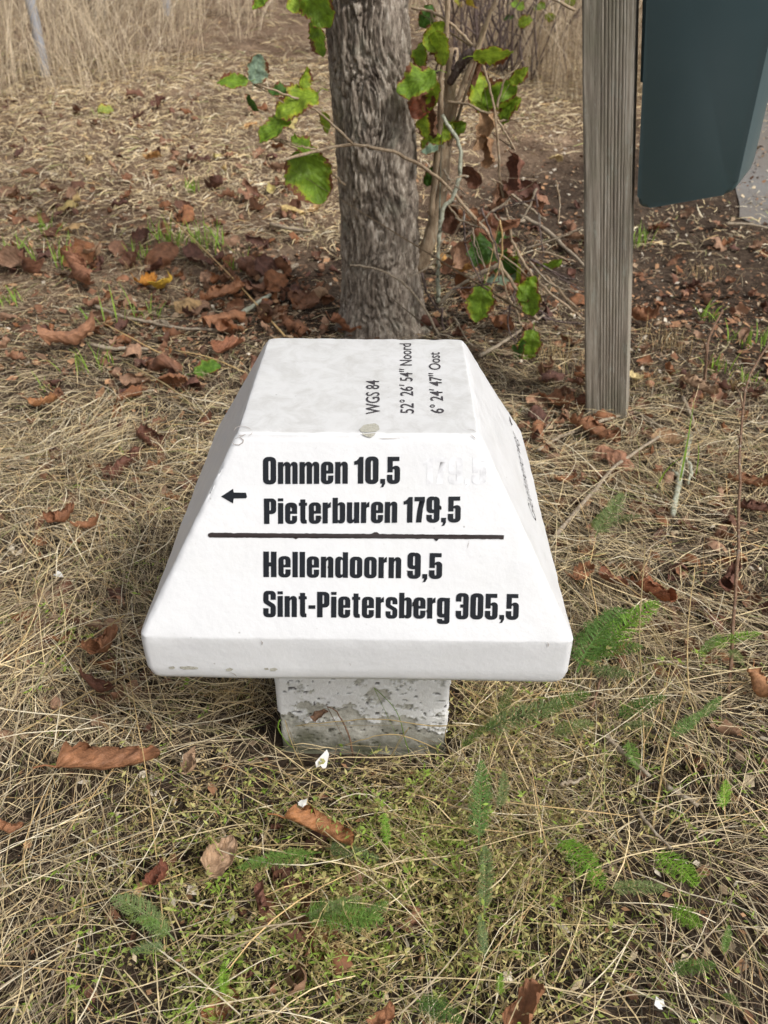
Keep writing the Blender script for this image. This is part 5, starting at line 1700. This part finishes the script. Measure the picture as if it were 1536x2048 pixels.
yarrow('grey-green feathery fronds midway between cap and post', [(1190, 1075, 1240, 985, YD, 1.1, 0.07), (1215, 1050, 1282, 1030, YD, 0.9, 0.04), (1180, 1060, 1230, 1010, Y, 1.0, 0.05)])
yarrow('feathery fronds on the soil beside the tall brown stalk', [(1420, 1300, 1520, 1265, YB, 0.8, 0.03), (1400, 1320, 1440, 1270, Y, 1.0, 0.03), (1460, 1300, 1490, 1330, YD, 1.0, 0.02)])
yarrow('two bright green feathery leaves on bare straw', [(1108, 1682, 1210, 1778, YB, 1.25, 0.02), (1215, 1780, 1330, 1772, YD, 0.9, 0.01)])
yarrow('bright green feathery leaf past the thin grey stick', [(1310, 1705, 1390, 1775, YB, 1.4, 0.02)])
yarrow('small bright feathery leaf beyond the thin grey stick', [(1335, 1820, 1408, 1845, YB, 1.5, 0.02)])
yarrow('small narrow feathery leaf near the broken peeled stick', [(1450, 1618, 1446, 1560, YB, 1.4, 0.04)])
yarrow('low feathery green patch on the short straw', [(1340, 1945, 1430, 1925, Y, 1.3, 0.01), (1450, 1910, 1455, 1850, Y, 1.0, 0.02), (1440, 1990, 1480, 2015, Y, 1.2, 0.02)])
yarrow('long upright feathery frond in front of the stalk', [(965, 1690, 955, 1520, Y, 0.85, 0.05), (1000, 1620, 1005, 1540, YD, 1.0, 0.04), (970, 1830, 965, 1690, YD, 0.8, 0.02), (975, 1920, 955, 1830, YD, 0.9, 0.02)])
yarrow('arching feathery frond beside the pale beige leaf', [(640, 1700, 478, 1742, Y, 0.8, 0.02), (650, 1698, 760, 1715, YD, 0.8, 0.01)])
yarrow('feathery fronds beside the cup-shaped leaf', [(600, 1830, 770, 1835, Y, 1.1, 0.02), (610, 1850, 720, 1790, YD, 0.9, 0.03), (700, 1860, 775, 1800, Y, 1.1, 0.02)])
yarrow('dull feathery fronds sunk in the straw', [(350, 1880, 215, 1800, YD, 1.0, 0.02), (340, 1870, 270, 1840, Y, 1.0, 0.02), (330, 1885, 260, 1905, YD, 1.0, 0.01)])
yarrow('feathery frond tip at the straw far in front of the stalk', [(830, 2010, 925, 2040, Y, 1.2, 0.02)])
yarrow('dark feathery fronds under the edge of the cap', [(960, 1470, 1130, 1400, YD, 0.8, 0.06), (1000, 1440, 1020, 1370, YD, 1.0, 0.06), (1080, 1440, 1180, 1385, Y, 1.0, 0.05), (1100, 1470, 1190, 1450, YD, 1.1, 0.02), (920, 1500, 990, 1440, Y, 0.9, 0.04)])
yarrow('feathery fronds spreading in the straw past the cap corner', [(1230, 1440, 1330, 1390, Y, 1.1, 0.03), (1240, 1460, 1310, 1450, YD, 1.1, 0.02), (1340, 1480, 1400, 1420, Y, 1.0, 0.03), (1250, 1480, 1280, 1540, Y, 1.0, 0.01), (1400, 1440, 1440, 1390, Y, 1.0, 0.03)])
yarrow('small upright feathery leaf in the weeds', [(775, 1690, 772, 1625, YB, 0.9, 0.04), (455, 1990, 448, 1920, YB, 0.8, 0.05), (1000, 1990, 1005, 1945, YB, 0.9, 0.03)])

# tall dead stalk with flat seed head and the small dark dried stem
def dead_stalk(pts, hs, wpx, heads, label, mat='dead_stem'):
    P = np.array([gp(px, py, h_) for (px, py), h_ in zip(pts, hs)])
    o0 = P[0].copy()
    r_ = wpx / F * project(P[0])[2] * 0.5
    t = thing('dried_stalk', label, 'dried plant', tuple(o0), group='dried upright stalks')
    P = resample(P, 18, 0.0008, 4)
    obj('stem', mkmesh('stem', *tube(P - o0, np.linspace(r_, r_ * 0.6, 18), 6, 0.06, 1)), M[mat], t)
    for f_, dx, dy, dz, rad_ in heads:
        b_ = P[int(f_ * 17)] - o0
        e_ = b_ + np.array([dx, dy, dz])
        br = obj('branch', mkmesh('branch', *tube(resample([b_, (b_ + e_) / 2 + [0, 0, 0.008], e_], 7), np.linspace(r_ * 0.6, r_ * 0.35, 7), 5)), M[mat], t)
        if rad_:
            parts = []
            g = np.random.default_rng(int(f_ * 100))
            for k in range(16):
                c_ = e_ + np.array([g.uniform(-1, 1) * rad_, g.uniform(-1, 1) * rad_ * 0.8, g.uniform(-0.1, 0.5) * rad_])
                parts.append(tube([e_ - [0, 0, rad_ * 0.7], c_, c_ + [0, 0, 0.004]], [0.0006, 0.0011, 0.0024], 4, 0.2, k))
            obj('seed_head', mkmesh('seed_head', *join(parts)), M['seed'], t)
    return t
dead_stalk([(1455, 1420), (1470, 1200), (1478, 1020), (1482, 860), (1496, 760), (1536, 690)], (0.0, 0.12, 0.22, 0.30, 0.36, 0.40), 8,
           [(0.78, -0.025, 0.02, 0.05, 0.024), (0.70, -0.018, -0.01, 0.035, 0.0)], 'tall brown dried stalk with a flat seed head past the waymark')
dead_stalk([(1408, 792), (1412, 720), (1420, 670), (1446, 620)], (0.0, 0.07, 0.12, 0.17), 7, [(0.35, 0.02, 0.0, 0.06, 0.0), (0.2, -0.015, 0.0, 0.10, 0.0), (0.5, -0.02, 0.0, 0.05, 0.006)], 'small dark dried stem with short branches on the soil past the post')

# dried weed leaning on the flaking face of the stalk
def on_stalk(pts, off=0.018):
    return np.array([aty(px, py, -S - off) for px, py in pts])
wz = on_stalk([(706, 1512)])[0]
wd_ = thing('dried_weed', 'dried brown weed with one shrivelled leaf leaning on the flaking stalk', 'dried plant', tuple(wz), group='dried upright stalks')
obj('stem', mkmesh('stem', *tube(resample(on_stalk([(706, 1512), (700, 1478), (686, 1445), (672, 1422), (654, 1413)]) - wz, 14, 0.0004, 2), np.linspace(0.0022, 0.001, 14), 5)), M['dead_stem'], wd_)
o = obj('shrivelled_leaf', dry[0], None, wd_, tuple(on_stalk([(635, 1425)])[0] - wz), (1.2, 0.2, 0.7), 0.034)
o.color = (0.20, 0.115, 0.07, 1)
for k, (pts_, lab, mt, wpx) in enumerate((([(824, 1535), (806, 1460), (786, 1412), (748, 1376)], 'thin green blade arching over the flaking stalk', 'blade', 2.6),
        ([(940, 1450), (860, 1452), (760, 1438), (640, 1446), (590, 1452)], 'level dry straw lying across the flaking stalk', 'drytuft', 3.2),
        ([(880, 1500), (800, 1470), (745, 1474), (690, 1490)], 'short dry straw across the foot of the stalk', 'drytuft', 3.0),
        ([(755, 1560), (800, 1480), (818, 1455)], 'dry straw leaning up the foot of the stalk', 'drytuft', 3.0),
        ([(560, 1440), (556, 1455), (570, 1480), (590, 1500)], 'curled green blade at the edge of the stalk', 'blade', 3.0),
        ([(620, 1560), (585, 1490), (570, 1440)], 'dry straw at the edge of the stalk', 'drytuft', 3.0),
        ([(905, 1520), (890, 1470), (912, 1420)], 'dry straw bent at the shaded edge of the stalk', 'drytuft', 3.0))):
    P = resample(on_stalk(pts_, 0.020 + 0.004 * k), 14, 0.0005, k)
    r_ = wpx / F * 1.35 * 0.5
    tag(obj('grass_stalk', mkmesh('grass_stalk', *tube(P - P[0], np.linspace(r_, r_ * 0.5, 14), 5)), M[mt], None, tuple(P[0])), lab, 'grass stalk', 'long dry grass stalks')

# ------------------------------------------------------------------ leafy shoots beside the tree
TY = tb[1]
sh = thing('leafy_shoots', 'tangle of thin brown shoots with green toothed leaves growing beside the tree', 'shrub', tuple(gp(870, 600)))
shl = np.array(sh.location)
def shoot(pts, w0, w1, off, mat='shoot', name='stem', sides=7):
    offs = np.broadcast_to(np.asarray(off, float), (len(pts),))
    P = np.array([aty(px, py, TY + o_) for (px, py), o_ in zip(pts, offs)])
    P = resample(P, 5 * len(pts), 0.0015, int(pts[0][0] + pts[0][1]))
    d_ = project(P[0])[2]
    R__ = np.linspace(w0, w1, len(P)) / F * d_ * 0.5
    return obj(name, mkmesh(name, *tube(P - shl, R__, sides, 0.06, 3)), M[mat], sh)
st_ = shoot([(905, 97), (902, 160), (892, 260), (884, 360), (874, 430), (852, 500), (838, 540)], 25, 34, (0.05, 0.04, 0.02, 0.0, 0.0, 0.0, 0.0), sides=10)
st_['label'] = 'thick cut-off pale stem'
shoot([(895, -40), (893, 60), (884, 150), (880, 250), (872, 340), (862, 430)], 11, 14, -0.03)
shoot([(1005, -40), (992, 0), (972, 50), (953, 97), (930, 160), (908, 225), (898, 290)], 9, 13, (-0.10, -0.09, -0.08, -0.06, -0.04, -0.02, 0))
shoot([(953, 97), (920, 130), (900, 165)], 24, 16, (-0.06, -0.03, 0.0), 'shoot_dark')
shoot([(955, 100), (976, 160), (988, 220), (996, 290), (1002, 370), (1018, 440), (1022, 480)], 5, 6, (-0.06, -0.08, -0.1, -0.1, -0.1, -0.1, -0.1))
shoot([(822, 15), (865, 25), (910, 55), (952, 98)], 5, 6, (0.02, 0, -0.03, -0.06))
shoot([(994, 215), (1010, 160), (1030, 140), (1046, 120)], 5, 3, -0.1)
shoot([(895, 205), (930, 208), (965, 222), (990, 235), (1010, 265), (1030, 300)], 6, 4, (-0.02, -0.05, -0.08, -0.1, -0.1, -0.1))
shoot([(1000, 243), (1030, 238), (1056, 237)], 5, 4, -0.1)
shoot([(1150, 20), (1090, -10), (1050, -30)], 6, 5, 0.2)
shoot([(556, 322), (610, 308), (690, 290), (752, 296), (826, 322), (891, 368), (931, 416), (976, 466), (1001, 526), (1040, 590), (1075, 640)], 6, 9, (-0.42, -0.38, -0.32, -0.28, -0.22, -0.12, -0.14, -0.16, -0.18, -0.2, -0.2), 'shoot', 'branch')
shoot([(705, 288), (665, 250), (625, 215), (570, 188), (505, 168)], 5, 3.5, (-0.33, -0.36, -0.4, -0.43, -0.45), 'shoot', 'branch')
shoot([(640, 300), (595, 292), (560, 278)], 4, 3, (-0.36, -0.38, -0.4), 'shoot', 'branch')
shoot([(540, 276), (565, 285), (595, 298)], 6, 4, -0.4, 'shoot', 'branch')
shoot([(665, 345), (678, 360), (690, 371)], 6, 4, -0.25, 'shoot', 'branch')
shoot([(884, 230), (895, 250), (918, 290), (920, 340), (908, 390), (886, 420), (878, 480), (876, 540), (876, 605)], 8, 10, (-0.08, -0.09, -0.1, -0.12, -0.12, -0.13, -0.14, -0.15, -0.15), 'lichen_twig')
shoot([(878, 608), (915, 575), (960, 548), (1000, 528)], 8, 7, (-0.15, -0.17, -0.19, -0.2), 'twig')
shoot([(1022, 480), (1060, 545), (1105, 590), (1170, 640)], 6, 5, (-0.12, -0.16, -0.2, -0.25))
shoot([(1000, 372), (1045, 405), (1092, 440)], 6, 5, (-0.1, -0.05, 0), 'twig')
shoot([(1000, 530), (1015, 590), (1045, 640)], 4, 3, -0.2)
shoot([(700, 530), (760, 540), (815, 575), (850, 620), (878, 672)], 4, 5, (-0.2, -0.22, -0.25, -0.28, -0.3), 'twig', 'branch')
shoot([(843, 545), (856, 590), (880, 625)], 5, 4, -0.12, 'shoot_dark')
shoot([(905, 140), (908, 115), (912, 100)], 7, 5, -0.03, 'shoot_dark')
shoot([(820, 140), (860, 142), (895, 145)], 6, 5, 0.05, 'shoot_dark')
shoot([(860, 110), (872, 60), (862, 20)], 5, 4, 0.0, 'shoot')
shoot([(955, 640), (985, 570), (1005, 500), (1000, 440)], 3, 3, -0.22, 'drytuft', 'stem')

g = np.random.default_rng(77)
for k in range(34):                                   # the fine dry tangle between trunk and post
    x0, y0 = g.uniform(870, 1120), g.uniform(330, 640)
    a_ = g.uniform(-0.3, 1.4) if g.random() < 0.6 else g.uniform(1.4, 2.6)
    ln_ = g.uniform(50, 170)
    m0 = (x0 + ln_ * 0.5 * math.cos(a_) + g.normal(0, 10), y0 + ln_ * 0.5 * math.sin(a_) + g.normal(0, 10))
    e0 = (min(1165, x0 + ln_ * math.cos(a_)), min(690, y0 + ln_ * math.sin(a_)))
    o0 = g.uniform(-0.25, 0.08)
    shoot([(x0, y0), m0, e0], g.uniform(3, 5.5), 2.2, (o0, o0 - 0.02, o0 - 0.06), g.choice(['shoot', 'twig', 'shoot_dark']), 'branch', 5)
def shoot_leaf(px, py, size, col, off, face, roll_, mesh=None, mat=None, name='leaf'):
    """face: tilt of the blade away from the viewer (0 = seen flat); roll_: direction of the leaf tip in the picture, degrees."""
    p = aty(px, py, TY + off)
    ln = size / F * project(p)[2]
    view = Vector(CAM - p).normalized()
    rgt = Vector((1, 0, 0))
    upv = view.cross(rgt).normalized()
    a_ = math.radians(roll_)
    tip = (rgt * math.cos(a_) + upv * math.sin(a_)).normalized()
    nrm_ = (view * math.cos(face) + tip.cross(view) * math.sin(face)).normalized()
    tip = (tip - nrm_ * tip.dot(nrm_)).normalized()
    side_ = nrm_.cross(tip)
    o = obj(name, mesh or random.choice(fresh), None, sh)
    o.matrix_world = Matrix(((tip[0] * ln, side_[0] * ln, nrm_[0] * ln, p[0]), (tip[1] * ln, side_[1] * ln, nrm_[1] * ln, p[1]), (tip[2] * ln, side_[2] * ln, nrm_[2] * ln, p[2]), (0, 0, 0, 1)))
    mw = o.matrix_world.copy()
    o.matrix_parent_inverse = Matrix.Identity(4)
    o.matrix_basis = Matrix.Translation(-Vector(shl)) @ mw
    o.color = (*col, 1)
    return o
LG, MG, DG, BG_, RB = (0.30, 0.44, 0.04), (0.20, 0.34, 0.03), (0.07, 0.16, 0.025), (0.24, 0.34, 0.24), (0.26, 0.09, 0.05)
for a_ in ((630, 18, 85, MG, -0.35, 0.3, -60), (597, 10, 50, LG, -0.35, 0.5, 200), (640, 75, 70, MG, -0.3, 1.0, -80), (522, 8, 40, MG, -0.4, 0.8, -140),
           (516, 138, 55, BG_, -0.45, 0.3, 70), (466, 160, 62, MG, -0.46, 1.0, 185), (508, 206, 34, DG, -0.42, 0.9, -60), (595, 214, 95, LG, -0.42, 0.85, 205),
           (550, 262, 75, MG, -0.42, 0.8, 215), (605, 160, 52, LG, -0.36, 0.9, 75), (560, 190, 45, DG, -0.38, 1.0, 190), (617, 355, 112, MG, -0.32, 0.1, -70), (600, 300, 55, MG, -0.34, 0.9, 150),
           (655, 245, 40, LG, -0.1, 1.0, -80), (838, 180, 85, MG, -0.16, 0.7, 205), (868, 190, 60, LG, -0.14, 0.9, -95), (845, 205, 70, RB, -0.12, 0.5, 230),
           (868, 70, 60, LG, -0.03, 0.5, 60), (885, 95, 65, LG, -0.05, 0.8, -70), (845, 115, 55, MG, 0.0, 0.8, -100), (850, 30, 45, DG, 0.05, 0.5, 60),
           (985, 112, 80, LG, -0.12, 1.05, 5), (955, 185, 80, LG, 0.0, 0.5, 110), (995, 180, 75, MG, -0.02, 0.5, 30), (1040, 155, 45, LG, -0.1, 0.8, 40), (1022, 228, 50, MG, -0.08, 0.9, -120),
           (1015, 200, 55, LG, -0.06, 1.0, 20), (852, 250, 48, LG, -0.14, 0.8, -85), (880, 262, 50, LG, -0.02, 0.5, 230), (865, 290, 48, LG, -0.05, 0.6, -140), (912, 258, 45, MG, 0.0, 0.5, 20),
           (862, 305, 36, BG_, -0.1, 0.9, 200), (855, 350, 40, DG, 0.02, 0.7, 70),
           (972, 508, 95, DG, 0.02, 0.4, 200), (1012, 522, 60, DG, 0.0, 0.5, -30), (1000, 550, 60, BG_, 0.0, 0.8, 190), (1035, 540, 55, LG, 0.0, 0.8, -80), (1104, 524, 42, MG, -0.1, 0.9, 20),
           (964, 608, 75, MG, -0.25, 0.25, -100), (1052, 574, 55, MG, -0.28, 0.4, 60), (1056, 604, 58, MG, -0.28, 0.3, -80), (1063, 692, 62, MG, -0.3, 0.3, -100), (1040, 702, 45, DG, -0.3, 0.8, -110)):
    o = shoot_leaf(*a_)
for a_ in ((1046, 350, 85, (0.22, 0.095, 0.06), -0.1, 0.8, -95), (978, 268, 80, (0.42, 0.26, 0.14), -0.1, 0.9, -110), (990, 300, 70, (0.36, 0.2, 0.1), -0.1, 0.9, -80), (870, 240, 70, (0.20, 0.10, 0.06), -0.06, 0.7, -80), (960, 145, 60, (0.27, 0.13, 0.07), -0.03, 1.0, -110), (1015, 395, 60, (0.3, 0.15, 0.08), -0.1, 0.8, -100), (950, 350, 55, (0.22, 0.1, 0.06), 0.02, 0.6, -60)):
    o = shoot_leaf(*a_, mesh=random.choice(dry), name='withered_leaf')

for k in range(16):
    shoot_leaf(g.uniform(880, 1110), g.uniform(360, 620), g.uniform(40, 75), tuple(np.array(BROWNS[k % 6]) * 1.1), g.uniform(-0.2, 0.1), g.uniform(0.3, 1.1), g.uniform(0, 360), mesh=dry[k % 14], name='withered_leaf')
# ------------------------------------------------------------------ the bare bush behind
bb = gp(985, 150)
bush = thing('bare_bush', 'dark leafless bush of many thin stems on the far rise behind the shoots', 'bush', tuple(bb))
g = np.random.default_rng(40)
for k in range(46):
    a = g.uniform(0, 6.28)
    b0 = np.array([g.normal(0, 0.28), g.normal(0, 0.2), -0.02])
    le = g.uniform(0.1, 0.9)
    hh_ = g.uniform(0.8, 1.5)
    e = b0 + np.array([math.cos(a) * le, math.sin(a) * le * 0.7, hh_])
    P = resample([b0, (b0 * 0.5 + e * 0.5) + g.normal(0, 0.05, 3), e], 10, 0.006, k)
    r_ = g.uniform(0.005, 0.013)
    s_ = obj('stem', mkmesh('stem', *tube(P, np.linspace(r_, r_ * 0.35, 10), 6)), M['shoot_dark'], bush)
    for q in range(3):
        i_ = g.integers(3, 9)
        f_ = P[i_] + np.array([g.normal(0, 0.15), g.normal(0, 0.15), g.uniform(0.05, 0.3)])
        obj('twig', mkmesh('twig', *tube(resample([P[i_], (P[i_] + f_) / 2 + g.normal(0, 0.015, 3), f_], 6), np.linspace(r_ * 0.5, 0.0012, 6), 4)), M['shoot_dark'], s_)
for px, py, sz, c_ in ((1052, 45, 30, LG), (1078, 20, 26, MG), (1035, 12, 30, MG), (1140, 8, 24, LG), (935, 8, 40, (0.35, 0.30, 0.03)), (915, 5, 36, (0.3, 0.3, 0.03)), (1100, 35, 22, LG), (1020, 38, 22, DG)):
    p = aty(px, py, bb[1] - 0.25)
    o = obj('leaf', random.choice(fresh), None, bush)
    o.location = tuple(p - bb)
    o.rotation_euler = (random.uniform(0.5, 1.5), random.uniform(-0.6, 0.6), random.uniform(0, 6.28))
    o.scale = (sz / F * project(p)[2],) * 3
    o.color = (*c_, 1)
#SPLIT3
